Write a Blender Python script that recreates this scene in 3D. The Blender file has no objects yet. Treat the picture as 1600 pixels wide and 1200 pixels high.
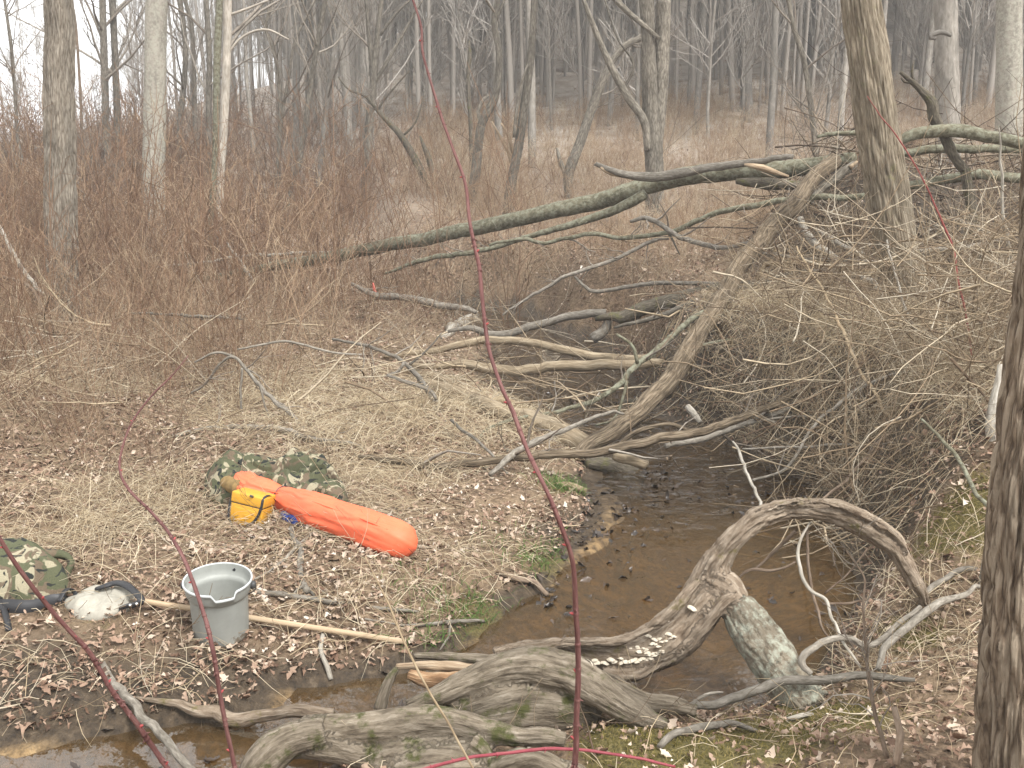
import bpy, bmesh, math
import numpy as np
from mathutils import Vector
from mathutils.kdtree import KDTree

R_ = math.radians
SC = bpy.context.scene
COL = SC.collection

# ------------------------------------------------------------------ camera, sky, sun, exposure
CAM_H, PITCH, FPX = 2.1, R_(12.5), 1600.0
cam_d = bpy.data.cameras.new('camera')
cam_d.sensor_width, cam_d.lens = 36.0, 36.0
cam_d.clip_start, cam_d.clip_end = 0.05, 600
cam = bpy.data.objects.new('camera', cam_d)
COL.objects.link(cam)
cam.location = (0, 0, CAM_H)
cam.rotation_euler = (math.pi/2 - PITCH, 0, 0)
SC.camera = cam

SUN_EL, SUN_AZ = R_(52), R_(140)          # azimuth clockwise from the view direction (+Y): behind, to the right
world = bpy.data.worlds.new('World')
SC.world = world
world.use_nodes = True
wn, wl = world.node_tree.nodes, world.node_tree.links
wn.clear()
sky = wn.new('ShaderNodeTexSky')
sky.sky_type = 'NISHITA'
sky.sun_disc = False
sky.sun_elevation, sky.sun_rotation = SUN_EL, SUN_AZ
sky.dust_density = 4.0
hs = wn.new('ShaderNodeHueSaturation')
hs.inputs['Saturation'].default_value = 0.25
wl.new(sky.outputs[0], hs.inputs['Color'])
mixw = wn.new('ShaderNodeMix')
mixw.data_type = 'RGBA'
mixw.inputs['Factor'].default_value = 0.82            # a closed, even overcast
mixw.inputs['B'].default_value = (10.0, 10.0, 10.0, 1)
wl.new(hs.outputs[0], mixw.inputs['A'])
bg = wn.new('ShaderNodeBackground')
bg.inputs['Strength'].default_value = 0.055
wl.new(mixw.outputs['Result'], bg.inputs['Color'])
wo = wn.new('ShaderNodeOutputWorld')
wl.new(bg.outputs[0], wo.inputs['Surface'])

sun_d = bpy.data.lights.new('sun', 'SUN')
sun_d.energy, sun_d.angle, sun_d.color = 1.5, R_(16), (1.0, 0.98, 0.95)
sun = bpy.data.objects.new('sun', sun_d)
COL.objects.link(sun)
sd_ = Vector((math.sin(SUN_AZ)*math.cos(SUN_EL), math.cos(SUN_AZ)*math.cos(SUN_EL), math.sin(SUN_EL)))
sun.rotation_euler = sd_.to_track_quat('Z', 'Y').to_euler()
sun.location = sd_*60

SC.view_settings.view_transform = 'Standard'
SC.view_settings.look = 'None'
SC.view_settings.exposure = 2.06
SC.view_settings.gamma = 1
SC.view_settings.use_curve_mapping = False
SC.render.engine = 'CYCLES'
SC.cycles.max_bounces = 6
SC.cycles.diffuse_bounces = 3
SC.cycles.glossy_bounces = 2
SC.cycles.transparent_max_bounces = 8
SC.cycles.caustics_reflective = False
SC.cycles.caustics_refractive = False

# ------------------------------------------------------------------ helpers
def tag(o, label=None, cat=None, group=None, kind=None):
    if label: o['label'] = label
    if cat: o['category'] = cat
    if group: o['group'] = group
    if kind: o['kind'] = kind
    return o

def empty(name, loc, label, cat, group=None):
    o = bpy.data.objects.new(name, None)
    COL.objects.link(o)
    o.location = loc
    o.empty_display_size = 0.1
    return tag(o, label, cat, group)

def hash3(i, j, k, seed):
    h = (i*374761393 + j*668265263 + k*2147483647 + seed*1274126177) & 0xffffffff
    h = ((h ^ (h >> 13))*1274126177) & 0xffffffff
    h = (h ^ (h >> 16)) & 0xffffffff
    return h.astype(np.float64)/4294967295.0

def vn(p, seed=0):
    """smooth value noise 0..1 at points (...,3)"""
    p = np.asarray(p, dtype=np.float64)
    f = np.floor(p)
    i = f.astype(np.int64)
    t = p - f
    t = t*t*(3-2*t)
    o = 0
    for a in (0, 1):
        for b in (0, 1):
            for c in (0, 1):
                w = (t[..., 0] if a else 1-t[..., 0])*(t[..., 1] if b else 1-t[..., 1])*(t[..., 2] if c else 1-t[..., 2])
                o = o + w*hash3(i[..., 0]+a, i[..., 1]+b, i[..., 2]+c, seed)
    return o

def fbm(p, seed=0, oct=3):
    p = np.asarray(p, dtype=np.float64)
    o, a, s = 0, 0.5, 0
    for k in range(oct):
        o = o + a*vn(p*(2**k), seed+k*17)
        s += a
        a *= .5
    return o/s

class MB:
    """collects geometry and links it as ONE mesh object"""
    def __init__(self):
        self.v, self.q, self.t, self.bk, self.rn, self.n = [], [], [], [], [], 0
    def add(self, V, Q=None, T=None, bk=None, rn=None):
        V = np.asarray(V, dtype=np.float64).reshape(-1, 3)
        n = len(V)
        self.v.append(V)
        if Q is not None and len(Q): self.q.append(np.asarray(Q, dtype=np.int64).reshape(-1, 4)+self.n)
        if T is not None and len(T): self.t.append(np.asarray(T, dtype=np.int64).reshape(-1, 3)+self.n)
        self.bk.append(V.copy() if bk is None else np.asarray(bk).reshape(-1, 3))
        self.rn.append(np.full(n, .5) if rn is None else np.broadcast_to(np.asarray(rn, dtype=np.float64), (n,)))
        self.n += n
        return self
    def mesh(self, name, mat, smooth=True):
        V = np.concatenate(self.v)
        Q = np.concatenate(self.q) if self.q else np.zeros((0, 4), np.int64)
        T = np.concatenate(self.t) if self.t else np.zeros((0, 3), np.int64)
        me = bpy.data.meshes.new(name)
        me.vertices.add(len(V))
        me.vertices.foreach_set('co', V.astype(np.float32).ravel())
        nl = Q.size+T.size
        me.loops.add(nl)
        me.loops.foreach_set('vertex_index', np.concatenate([Q.ravel(), T.ravel()]).astype(np.int32))
        me.polygons.add(len(Q)+len(T))
        st = np.concatenate([np.arange(len(Q))*4, Q.size+np.arange(len(T))*3]).astype(np.int32)
        me.polygons.foreach_set('loop_start', st)
        me.update(calc_edges=True)
        if smooth:
            me.polygons.foreach_set('use_smooth', np.ones(len(me.polygons), dtype=bool))
        a = me.attributes.new('bk', 'FLOAT_VECTOR', 'POINT')
        a.data.foreach_set('vector', np.concatenate(self.bk).astype(np.float32).ravel())
        a = me.attributes.new('rnd', 'FLOAT', 'POINT')
        a.data.foreach_set('value', np.concatenate(self.rn).astype(np.float32))
        if mat is not None: me.materials.append(mat)
        return me
    def build(self, name, mat, parent=None, smooth=True, kind=None, origin=None):
        if origin is not None:
            o_ = np.array(origin)
            self.v = [v-o_ for v in self.v]
        o = bpy.data.objects.new(name, self.mesh(name, mat, smooth))
        COL.objects.link(o)
        if parent is not None: o.parent = parent
        elif origin is not None: o.location = origin
        if kind: o['kind'] = kind
        return o

def nrm(v):
    return v/np.maximum(np.linalg.norm(v, axis=-1, keepdims=True), 1e-9)

def tubes(mb, P, Rad, sides=3, rn=None, mult=None, cap=False, flat=None, seed=0):
    """a batch of N tubes along P[N,K,3] with radii Rad[N,K]; flat squashes the section along its second axis"""
    P = np.asarray(P, dtype=np.float64)
    if P.ndim == 2: P = P[None]
    Rad = np.asarray(Rad, dtype=np.float64)
    if Rad.ndim == 1: Rad = Rad[None]
    N, K, _ = P.shape
    Tn = nrm(np.gradient(P, axis=1))
    ref = np.where((np.abs(Tn[:, 0, 2]) > .8)[:, None], np.array([1., 0, 0]), np.array([0, 0, 1.]))
    U = np.zeros_like(P)
    u = nrm(np.cross(Tn[:, 0], ref))
    for k in range(K):
        u = nrm(u-(u*Tn[:, k]).sum(-1, keepdims=True)*Tn[:, k])
        U[:, k] = u
    W = np.cross(Tn, U)
    th = np.arange(sides)/sides*2*math.pi
    c, s = np.cos(th), np.sin(th)
    rr = Rad[:, :, None]*(1 if mult is None else mult)
    fl = 1 if flat is None else flat
    V = P[:, :, None, :]+rr[..., None]*(c[None, None, :, None]*U[:, :, None, :]+fl*s[None, None, :, None]*W[:, :, None, :])
    S = np.concatenate([np.zeros((N, 1)), np.cumsum(np.linalg.norm(np.diff(P, axis=1), axis=-1), axis=1)], axis=1)
    off = hash3(np.arange(N), np.arange(N)*3+seed, np.arange(N)*7, 5)*20
    r0 = Rad.max(axis=1)
    bk = np.zeros((N, K, sides, 3))
    bk[..., 0] = r0[:, None, None]*c[None, None, :]+off[:, None, None]
    bk[..., 1] = r0[:, None, None]*s[None, None, :]
    bk[..., 2] = S[:, :, None]+off[:, None, None]
    i = np.arange(N*K*sides).reshape(N, K, sides)
    j = np.roll(i, -1, axis=2)
    Q = np.stack([i[:, :-1], j[:, :-1], j[:, 1:], i[:, 1:]], axis=-1).reshape(-1, 4)
    rnv = None if rn is None else np.broadcast_to(np.asarray(rn, dtype=float).reshape(-1, 1, 1), (N, K, sides)).ravel()
    V = V.reshape(-1, 3); bk = bk.reshape(-1, 3)
    T = None
    if cap:
        n0 = len(V)
        ce = np.concatenate([P[:, 0], P[:, -1]])
        V = np.concatenate([V, ce])
        bk = np.concatenate([bk, bk[i[:, 0, 0]], bk[i[:, -1, 0]]])
        if rnv is not None: rnv = np.concatenate([rnv, rnv[i[:, 0, 0]], rnv[i[:, -1, 0]]])
        T = []
        for n in range(N):
            T.append(np.stack([j[n, 0], i[n, 0], np.full(sides, n0+n)], -1))
            T.append(np.stack([i[n, -1], j[n, -1], np.full(sides, n0+N+n)], -1))
        T = np.concatenate(T)
    mb.add(V, Q, T, bk, rnv)
    return mb

def catmull(P, step=None, n=None):
    P = np.asarray(P, dtype=np.float64)
    if len(P) == 2: P = np.stack([P[0], (P[0]+P[1])/2, P[1]])
    L = np.linalg.norm(np.diff(P[:, :3], axis=0), axis=1)
    cum = np.concatenate([[0], np.cumsum(L)])
    if n is None: n = max(4, int(cum[-1]/step)+1)
    s = np.linspace(0, cum[-1], n)
    k = np.clip(np.searchsorted(cum, s, side='right')-1, 0, len(L)-1)
    t = ((s-cum[k])/np.maximum(L[k], 1e-9))[:, None]
    E = np.concatenate([[2*P[0]-P[1]], P, [2*P[-1]-P[-2]]])
    p0, p1, p2, p3 = E[k], E[k+1], E[k+2], E[k+3]
    return .5*((2*p1)+(-p0+p2)*t+(2*p0-5*p1+4*p2-p3)*t*t+(-p0+3*p1-3*p2+p3)*t**3)

def log_tube(mb, P, Rad, sides=12, step=.05, amp=.08, furrow=0, seed=0, cap=True, fscale=(22, 3.5), flat=None, wob=0):
    """one uneven limb: smooth path through P, radii Rad, knobbly section, optional bark furrows"""
    P4 = np.concatenate([np.asarray(P, float), np.asarray(Rad, float)[:, None]], axis=1)
    C = catmull(P4, step)
    pts, r = C[:, :3], np.maximum(C[:, 3], 5e-4)
    K = len(pts)
    S = np.concatenate([[0], np.cumsum(np.linalg.norm(np.diff(pts, axis=0), axis=1))])
    if wob:
        w = np.stack([vn(np.stack([S*2.2+seed*3.1, S*0+a*9.7, S*0], -1), seed+a)-.5 for a in range(3)], -1)
        w2 = np.stack([1-2*np.abs(2*vn(np.stack([S*6.5+seed*5.1, S*0+a*7.7, S*0], -1), seed+a+30)-1) for a in range(3)], -1)
        pts = pts+(w+w2*.16)*wob*np.minimum(1, np.minimum(S, S[-1]-S)/.1)[:, None]
    th = np.arange(sides)/sides*2*math.pi
    rm = r.mean()
    q = np.stack(np.broadcast_arrays(np.cos(th)[None]*1.2+seed*7.3, np.sin(th)[None]*1.2, S[:, None]/(rm*5)), -1)
    m = 1+amp*2*(fbm(q, seed, 3)-.5)
    if furrow:
        fs, fz = fscale
        q = np.stack(np.broadcast_arrays(np.cos(th)[None]*rm*fs+seed, np.sin(th)[None]*rm*fs, S[:, None]*fz), -1)
        w = vn(q*np.array([.35, .35, 1.3]), seed+5)-.5
        q = q+np.stack([w, -w, w*0], -1)*1.1
        a = 1-np.abs(2*vn(q, seed+9)-1)
        b = 1-np.abs(2*vn(q*np.array([2.1, 2.1, 1.6])+3.3, seed+11)-1)
        m = m-furrow*(a**3*.75+b**4*.4)
    tubes(mb, pts[None], r[None], sides, rn=[(seed*.37) % 1], mult=m[None], cap=cap, flat=flat, seed=seed)
    return pts, r

def spawn(rng, P, Rd, n, t0, t1, length, ang, K=4, up=.25, wig=.18, rr=.6, tip=.3):
    """grow n side branches on every tube of the batch"""
    M, KK, _ = P.shape
    idx = np.repeat(np.arange(M), n)
    N = len(idx)
    t = rng.uniform(t0, t1, N)*(KK-1)
    k = np.minimum(t.astype(int), KK-2); f = (t-k)[:, None]
    p = P[idx, k]*(1-f)+P[idx, k+1]*f
    r = Rd[idx, k]*(1-f[:, 0])+Rd[idx, k+1]*f[:, 0]
    tg = nrm(P[idx, k+1]-P[idx, k])
    pr = rng.normal(size=(N, 3))
    pr = nrm(pr-(pr*tg).sum(-1, keepdims=True)*tg)
    a = rng.uniform(ang[0], ang[1], N)[:, None]
    d = nrm(np.cos(a)*tg+np.sin(a)*pr)
    L = length[0]+(length[1]-length[0])*rng.random(N)
    L = L*(1-.55*(t/(KK-1)-t0)/max(1e-6, t1-t0+.001))
    out = np.zeros((N, K, 3)); out[:, 0] = p
    for s in range(1, K):
        d = nrm(d+np.array([0, 0, up])/K*2+rng.normal(size=(N, 3))*wig)
        p = p+d*(L/(K-1))[:, None]
        out[:, s] = p
    r0 = np.minimum(r*rr, L*.03)
    rad = r0[:, None]*np.linspace(1, tip, K)[None]
    return out, rad

# ------------------------------------------------------------------ materials
def new_mat(name):
    m = bpy.data.materials.new(name)
    m.use_nodes = True
    n, l = m.node_tree.nodes, m.node_tree.links
    n.clear()
    out = n.new('ShaderNodeOutputMaterial')
    b = n.new('ShaderNodeBsdfPrincipled')
    l.new(b.outputs[0], out.inputs['Surface'])
    return m, n, l, b, out

def ramp(n, stops, interp='LINEAR'):
    r = n.new('ShaderNodeValToRGB')
    r.color_ramp.interpolation = interp
    e = r.color_ramp.elements
    while len(e) < len(stops): e.new(.5)
    for k, (p, c) in enumerate(stops):
        e[k].position = p
        e[k].color = (c[0], c[1], c[2], 1) if not isinstance(c, (int, float)) else (c, c, c, 1)
    return r

def attr(n, name):
    a = n.new('ShaderNodeAttribute')
    a.attribute_name = name
    return a

def noise(n, l, vec, scale, detail=4, rough=.55, mapping=None, dist=0):
    if mapping is not None:
        mp = n.new('ShaderNodeMapping')
        mp.inputs['Scale'].default_value = mapping
        l.new(vec, mp.inputs['Vector'])
        vec = mp.outputs[0]
    t = n.new('ShaderNodeTexNoise')
    t.inputs['Scale'].default_value = scale
    t.inputs['Detail'].default_value = detail
    t.inputs['Roughness'].default_value = rough
    t.inputs['Distortion'].default_value = dist
    l.new(vec, t.inputs['Vector'])
    return t.outputs[0]

def mixc(n, l, fac, a, b, mode='MIX'):
    m = n.new('ShaderNodeMix')
    m.data_type = 'RGBA'
    m.blend_type = mode
    for key, v in (('Factor', fac), ('A', a), ('B', b)):
        if isinstance(v, tuple): m.inputs[key].default_value = (*v, 1)
        elif isinstance(v, (int, float)): m.inputs[key].default_value = v
        else: l.new(v, m.inputs[key])
    return m.outputs['Result']

def bark(name, cols, scale=(60, 60, 9), bump=.6, moss=None, lichen=None, coord='bk', rough=.92, var=.25, dist=.02, hue_rand=0, mossamt=.5, crack=None):
    m, n, l, b, out = new_mat(name)
    if coord == 'bk': vec = attr(n, 'bk').outputs['Vector']
    else: vec = n.new('ShaderNodeTexCoord').outputs['Object']
    f = noise(n, l, vec, 1.0, 6, .62, scale, .3)
    if crack:
        mp = n.new('ShaderNodeMapping'); mp.inputs['Scale'].default_value = crack[:3]
        l.new(vec, mp.inputs['Vector'])
        nz = n.new('ShaderNodeTexNoise'); nz.inputs['Scale'].default_value = 1.6; nz.inputs['Detail'].default_value = 3
        l.new(mp.outputs[0], nz.inputs['Vector'])
        ad = n.new('ShaderNodeMix'); ad.data_type = 'RGBA'; ad.blend_type = 'ADD'; ad.inputs['Factor'].default_value = .9
        l.new(mp.outputs[0], ad.inputs['A']); l.new(nz.outputs['Color'], ad.inputs['B'])
        vo = n.new('ShaderNodeTexVoronoi'); vo.feature = 'DISTANCE_TO_EDGE'; vo.inputs['Scale'].default_value = 1
        l.new(ad.outputs['Result'], vo.inputs['Vector'])
        rv = ramp(n, [(0, 0), (.22, 1)]); l.new(vo.outputs['Distance'], rv.inputs[0])
        ma = n.new('ShaderNodeMath'); ma.operation = 'MULTIPLY_ADD'
        l.new(rv.outputs[0], ma.inputs[0]); ma.inputs[1].default_value = crack[3]
        mb_ = n.new('ShaderNodeMath'); mb_.operation = 'MULTIPLY_ADD'; mb_.inputs[1].default_value = 1-crack[3]*.55; mb_.inputs[2].default_value = -crack[3]*.12
        l.new(f, mb_.inputs[0]); l.new(mb_.outputs[0], ma.inputs[2])
        f = ma.outputs[0]
    k = len(cols)
    r = ramp(n, [(.28+.44*i/(k-1), c) for i, c in enumerate(cols)])
    l.new(f, r.inputs[0])
    col = r.outputs[0]
    big = noise(n, l, vec, 1.0, 3, .5, (7, 7, 2.2))
    rb = ramp(n, [(.3, 1-var), (.7, 1+var)])
    l.new(big, rb.inputs[0])
    col = mixc(n, l, 1.0, col, rb.outputs[0], 'MULTIPLY')
    if hue_rand:
        oi = n.new('ShaderNodeObjectInfo')
        ro = ramp(n, [(0, 1-hue_rand), (1, 1+hue_rand)])
        l.new(oi.outputs['Random'], ro.inputs[0])
        col = mixc(n, l, 1.0, col, ro.outputs[0], 'MULTIPLY')
    if lichen:
        lf = noise(n, l, n.new('ShaderNodeTexCoord').outputs['Object'], 1.0, 5, .7, (20, 20, 20))
        lr = ramp(n, [(.46, 0), (.60, .9)])
        l.new(lf, lr.inputs[0])
        col = mixc(n, l, lr.outputs[0], col, lichen)
    if moss:
        mf = noise(n, l, n.new('ShaderNodeTexCoord').outputs['Object'], 1.0, 5, .7, (11, 11, 11))
        mr = ramp(n, [(.62-.25*mossamt, 0), (.74-.25*mossamt, 1)])
        l.new(mf, mr.inputs[0])
        col = mixc(n, l, mr.outputs[0], col, moss)
    l.new(col, b.inputs['Base Color'])
    b.inputs['Roughness'].default_value = rough
    b.inputs['Specular IOR Level'].default_value = .2
    bp = n.new('ShaderNodeBump')
    bp.inputs['Strength'].default_value = bump
    bp.inputs['Distance'].default_value = dist
    l.new(f, bp.inputs['Height'])
    l.new(bp.outputs[0], b.inputs['Normal'])
    return m

def rnd_mat(name, stops, rough=.85, spec=.2, transl=0, ns=0):
    m, n, l, b, out = new_mat(name)
    a = attr(n, 'rnd')
    r = ramp(n, stops)
    l.new(a.outputs['Fac'], r.inputs[0])
    col = r.outputs[0]
    if ns:
        f = noise(n, l, attr(n, 'bk').outputs['Vector'], ns, 3)
        rr = ramp(n, [(.3, .7), (.7, 1.25)])
        l.new(f, rr.inputs[0])
        col = mixc(n, l, 1.0, col, rr.outputs[0], 'MULTIPLY')
    l.new(col, b.inputs['Base Color'])
    b.inputs['Roughness'].default_value = rough
    b.inputs['Specular IOR Level'].default_value = spec
    return m

def plain(name, col, rough=.6, spec=.4, ns=0, var=.15, metal=0, bump=0):
    m, n, l, b, out = new_mat(name)
    if ns:
        f = noise(n, l, n.new('ShaderNodeTexCoord').outputs['Object'], ns, 5)
        r = ramp(n, [(.3, tuple(c*(1-var) for c in col)), (.7, tuple(c*(1+var) for c in col))])
        l.new(f, r.inputs[0])
        l.new(r.outputs[0], b.inputs['Base Color'])
        if bump:
            bp = n.new('ShaderNodeBump')
            bp.inputs['Strength'].default_value = bump
            bp.inputs['Distance'].default_value = .01
            l.new(f, bp.inputs['Height'])
            l.new(bp.outputs[0], b.inputs['Normal'])
    else:
        b.inputs['Base Color'].default_value = (*col, 1)
    b.inputs['Roughness'].default_value = rough
    b.inputs['Specular IOR Level'].default_value = spec
    b.inputs['Metallic'].default_value = metal
    return m

MOSS = (.058, .060, .02)
M = {}
M['furrow'] = bark('furrowed_bark', [(0.065, 0.050, 0.036), (0.146, 0.121, 0.093), (0.209, 0.181, 0.144), (0.279, 0.248, 0.203)], (60, 60, 14), .7, crack=(34, 34, 5.5, .2))
M['near'] = bark('ridged_tan_bark', [(0.066, 0.047, 0.031), (0.139, 0.111, 0.077), (0.208, 0.172, 0.124), (0.288, 0.248, 0.187)], (60, 60, 11), .6, moss=(.16, .145, .08), mossamt=.15, crack=(32, 32, 3.0, .18))
M['edge'] = bark('brown_ridged_bark', [(.08, .057, .04), (.155, .116, .08), (.22, .17, .122), (.285, .232, .172)], (85, 85, 14), .9, crack=(34, 34, 5, .4))
M['smooth'] = bark('smooth_grey_bark', [(.19, .168, .135), (.27, .245, .205), (.33, .305, .26)], (22, 22, 30), .35, lichen=(.34, .33, .27))
M['pale'] = bark('pale_peeling_bark', [(.25, .215, .17), (.37, .33, .275), (.50, .46, .40)], (30, 30, 8), .45)
M['dark'] = bark('dark_wet_bark', [(.045, .036, .028), (.10, .085, .063), (.18, .155, .12)], (50, 50, 18), .8, moss=(.10, .095, .04), mossamt=.3)
M['greybark'] = bark('grey_brown_bark', [(0.065, 0.054, 0.041), (0.122, 0.107, 0.085), (0.200, 0.179, 0.146)], (34, 34, 14), .6, hue_rand=.25, crack=(20, 20, 6, .25))
M['far'] = bark('far_trunk_bark', [(.14, .125, .105), (.205, .186, .16), (.28, .258, .228)], (20, 20, 8), .3, hue_rand=.35)
M['olive'] = bark('olive_barked_log', [(0.050, 0.044, 0.028), (0.113, 0.103, 0.068), (0.182, 0.168, 0.122)], (36, 36, 22), .5, lichen=(.21, .21, .155))
M['tanlog'] = bark('bare_tan_log', [(0.108, 0.081, 0.051), (0.224, 0.177, 0.118), (0.340, 0.285, 0.204)], (34, 34, 7), .55, hue_rand=.12)
M['leaner'] = bark('muddy_tan_bark', [(0.043, 0.033, 0.022), (0.114, 0.086, 0.057), (0.212, 0.168, 0.117)], (56, 56, 11), .8, crack=(38, 38, 4, .22))
M['greystick'] = bark('weathered_grey_stick', [(0.086, 0.073, 0.057), (0.180, 0.160, 0.131), (0.296, 0.269, 0.230)], (60, 60, 22), .5, hue_rand=.25)
M['whitestick'] = bark('bleached_stick', [(0.159, 0.137, 0.108), (0.315, 0.287, 0.240), (0.442, 0.412, 0.357)], (50, 50, 16), .5, hue_rand=.15)
M['tanstick'] = bark('yellow_tan_stick', [(0.159, 0.112, 0.069), (0.275, 0.208, 0.130), (0.374, 0.302, 0.204)], (50, 50, 14), .4, hue_rand=.15)
M['brownstick'] = bark('brown_stick', [(.085, .057, .04), (.16, .118, .085), (.25, .195, .148)], (60, 60, 18), .5)
M['drift'] = bark('driftwood', [(0.044, 0.033, 0.023), (0.108, 0.087, 0.062), (0.184, 0.153, 0.114), (0.267, 0.230, 0.181)], (60, 60, 11), .8, moss=MOSS, mossamt=.36, dist=.012)
M['arch'] = bark('twisted_driftwood', [(.07, .048, .033), (.155, .117, .082), (.24, .192, .143), (.34, .287, .225)], (60, 60, 14), .9, coord='bk', moss=(.11, .095, .03), mossamt=.12, dist=.012)
M['lichenwood'] = bark('lichen_covered_wood', [(.07, .055, .038), (.165, .138, .10), (.25, .225, .175)], (46, 46, 20), .9, lichen=(.30, .31, .25), coord='bk', dist=.012)
M['rotwood'] = bark('orange_rotten_wood', [(.10, .055, .03), (.27, .16, .085), (.44, .32, .20)], (60, 60, 12), .8)
M['splitwood'] = bark('pale_split_wood', [(0.150, 0.099, 0.058), (0.296, 0.218, 0.144), (0.416, 0.340, 0.244)], (70, 70, 8), .7)
M['cane'] = bark('red_brown_cane', [(.075, .030, .027), (.125, .055, .05), (.19, .10, .088)], (130, 130, 24), .25, rough=.6)
M['redcane'] = bark('bright_red_cane', [(.15, .032, .028), (.21, .052, .045), (.26, .10, .08)], (130, 130, 24), .1, rough=.55)
M['pinkcane'] = bark('crimson_cane', [(.17, .028, .042), (.24, .05, .062), (.28, .09, .09)], (130, 130, 24), .1, rough=.5)
M['bud'] = plain('pink_bud', (.30, .055, .055), .7)
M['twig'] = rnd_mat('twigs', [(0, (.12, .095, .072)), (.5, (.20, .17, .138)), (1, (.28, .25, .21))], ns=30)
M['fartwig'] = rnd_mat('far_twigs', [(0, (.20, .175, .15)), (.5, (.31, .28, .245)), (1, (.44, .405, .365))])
M['brush'] = rnd_mat('brush_stems', [(0, (.095, .052, .032)), (.25, (.20, .122, .076)), (.55, (.33, .235, .15)), (.85, (.44, .355, .245)), (1, (.54, .47, .36))])
M['tangle'] = rnd_mat('tangle_sticks', [(0, (.08, .052, .034)), (.4, (.21, .155, .10)), (.75, (.34, .27, .18)), (1, (.43, .375, .29))], ns=20)
M['darktangle'] = rnd_mat('dark_tangle_sticks', [(0, (.05, .034, .024)), (.5, (.125, .09, .062)), (.9, (.22, .175, .125)), (1, (.36, .32, .26))], ns=20)
M['leaf'] = rnd_mat('fallen_leaves', [(0, (.045, .027, .018)), (.25, (.125, .072, .045)), (.5, (.25, .162, .112)), (.75, (.39, .292, .215)), (.92, (.49, .405, .325)), (1, (.58, .515, .44))], .75, .3, ns=40)
M['straw'] = rnd_mat('dry_grass', [(0, (.24, .17, .10)), (.5, (.43, .345, .225)), (1, (.60, .52, .38))], .8, .2)
M['green'] = rnd_mat('green_grass', [(0, (.05, .10, .018)), (1, (.12, .20, .045))], .6, .3)
M['mosstuft'] = rnd_mat('moss_tufts', [(0, (.075, .065, .016)), (.5, (.15, .125, .035)), (1, (.29, .225, .10))], .9, .1)
def worn(name, col, rough, dirt=(.13, .095, .06), amt=.62, low=None):
    m, n, l, b, out = new_mat(name)
    tc = n.new('ShaderNodeTexCoord').outputs['Object']
    f = noise(n, l, tc, 14, 6, .7)
    f2 = noise(n, l, tc, 60, 4, .7)
    c = ramp(n, [(.3, tuple(x*.9 for x in col)), (.7, tuple(x*1.08 for x in col))]); l.new(f, c.inputs[0])
    r = ramp(n, [(amt, 0), (amt+.07, .85)])
    s = n.new('ShaderNodeMath'); s.operation = 'MULTIPLY_ADD'; s.inputs[1].default_value = .5; l.new(f2, s.inputs[0])
    h = n.new('ShaderNodeMath'); h.operation = 'MULTIPLY'; h.inputs[1].default_value = .5; l.new(f, h.inputs[0])
    l.new(h.outputs[0], s.inputs[2]); last = s.outputs[0]
    if low:
        sx = n.new('ShaderNodeSeparateXYZ'); l.new(tc, sx.inputs[0])
        mr = n.new('ShaderNodeMapRange'); mr.inputs['From Min'].default_value = low; mr.inputs['From Max'].default_value = 0; mr.inputs['To Max'].default_value = .2
        l.new(sx.outputs['Z'], mr.inputs['Value'])
        ad = n.new('ShaderNodeMath'); ad.operation = 'ADD'; l.new(last, ad.inputs[0]); l.new(mr.outputs[0], ad.inputs[1]); last = ad.outputs[0]
    l.new(last, r.inputs[0])
    l.new(mixc(n, l, r.outputs[0], c.outputs[0], dirt), b.inputs['Base Color'])
    b.inputs['Roughness'].default_value = rough; b.inputs['Specular IOR Level'].default_value = .35
    return m
M['flag'] = plain('pink_flagging_tape', (.75, .16, .13), .6)

def gn_scatter(name, meshes, pos, rot, scl, idx, label=None, cat=None, parent=None):
    """ONE object that spreads shared meshes over its points"""
    c = bpy.data.collections.new(name+'_kinds')
    for k, me in enumerate(meshes):
        c.objects.link(bpy.data.objects.new('%s_kind_%02d' % (name, k), me))
    me = bpy.data.meshes.new(name)
    me.vertices.add(len(pos))
    me.vertices.foreach_set('co', np.asarray(pos, np.float32).ravel())
    for an, tp, key, v in (('rot', 'FLOAT_VECTOR', 'vector', rot), ('scl', 'FLOAT_VECTOR', 'vector', scl), ('idx', 'INT', 'value', idx)):
        at_ = me.attributes.new(an, tp, 'POINT')
        at_.data.foreach_set(key, np.asarray(v, np.int32 if tp == 'INT' else np.float32).ravel())
    o = bpy.data.objects.new(name, me); COL.objects.link(o)
    ng = bpy.data.node_groups.new(name, 'GeometryNodeTree')
    ng.interface.new_socket('Geometry', in_out='INPUT', socket_type='NodeSocketGeometry')
    ng.interface.new_socket('Geometry', in_out='OUTPUT', socket_type='NodeSocketGeometry')
    N, L = ng.nodes, ng.links
    gi, go = N.new('NodeGroupInput'), N.new('NodeGroupOutput')
    ci = N.new('GeometryNodeCollectionInfo')
    ci.inputs['Collection'].default_value = c
    ci.inputs['Separate Children'].default_value = True
    ci.inputs['Reset Children'].default_value = True
    ip = N.new('GeometryNodeInstanceOnPoints')
    ip.inputs['Pick Instance'].default_value = True
    L.new(gi.outputs[0], ip.inputs['Points']); L.new(ci.outputs[0], ip.inputs['Instance'])
    for an, tp, sock in (('rot', 'FLOAT_VECTOR', 'Rotation'), ('scl', 'FLOAT_VECTOR', 'Scale'), ('idx', 'INT', 'Instance Index')):
        na = N.new('GeometryNodeInputNamedAttribute'); na.data_type = tp; na.inputs['Name'].default_value = an
        L.new(na.outputs['Attribute'], ip.inputs[sock])
    L.new(ip.outputs[0], go.inputs[0])
    md = o.modifiers.new('spread', 'NODES'); md.node_group = ng
    o['kind'] = 'stuff'
    tag(o, label, cat)
    return o
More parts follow.
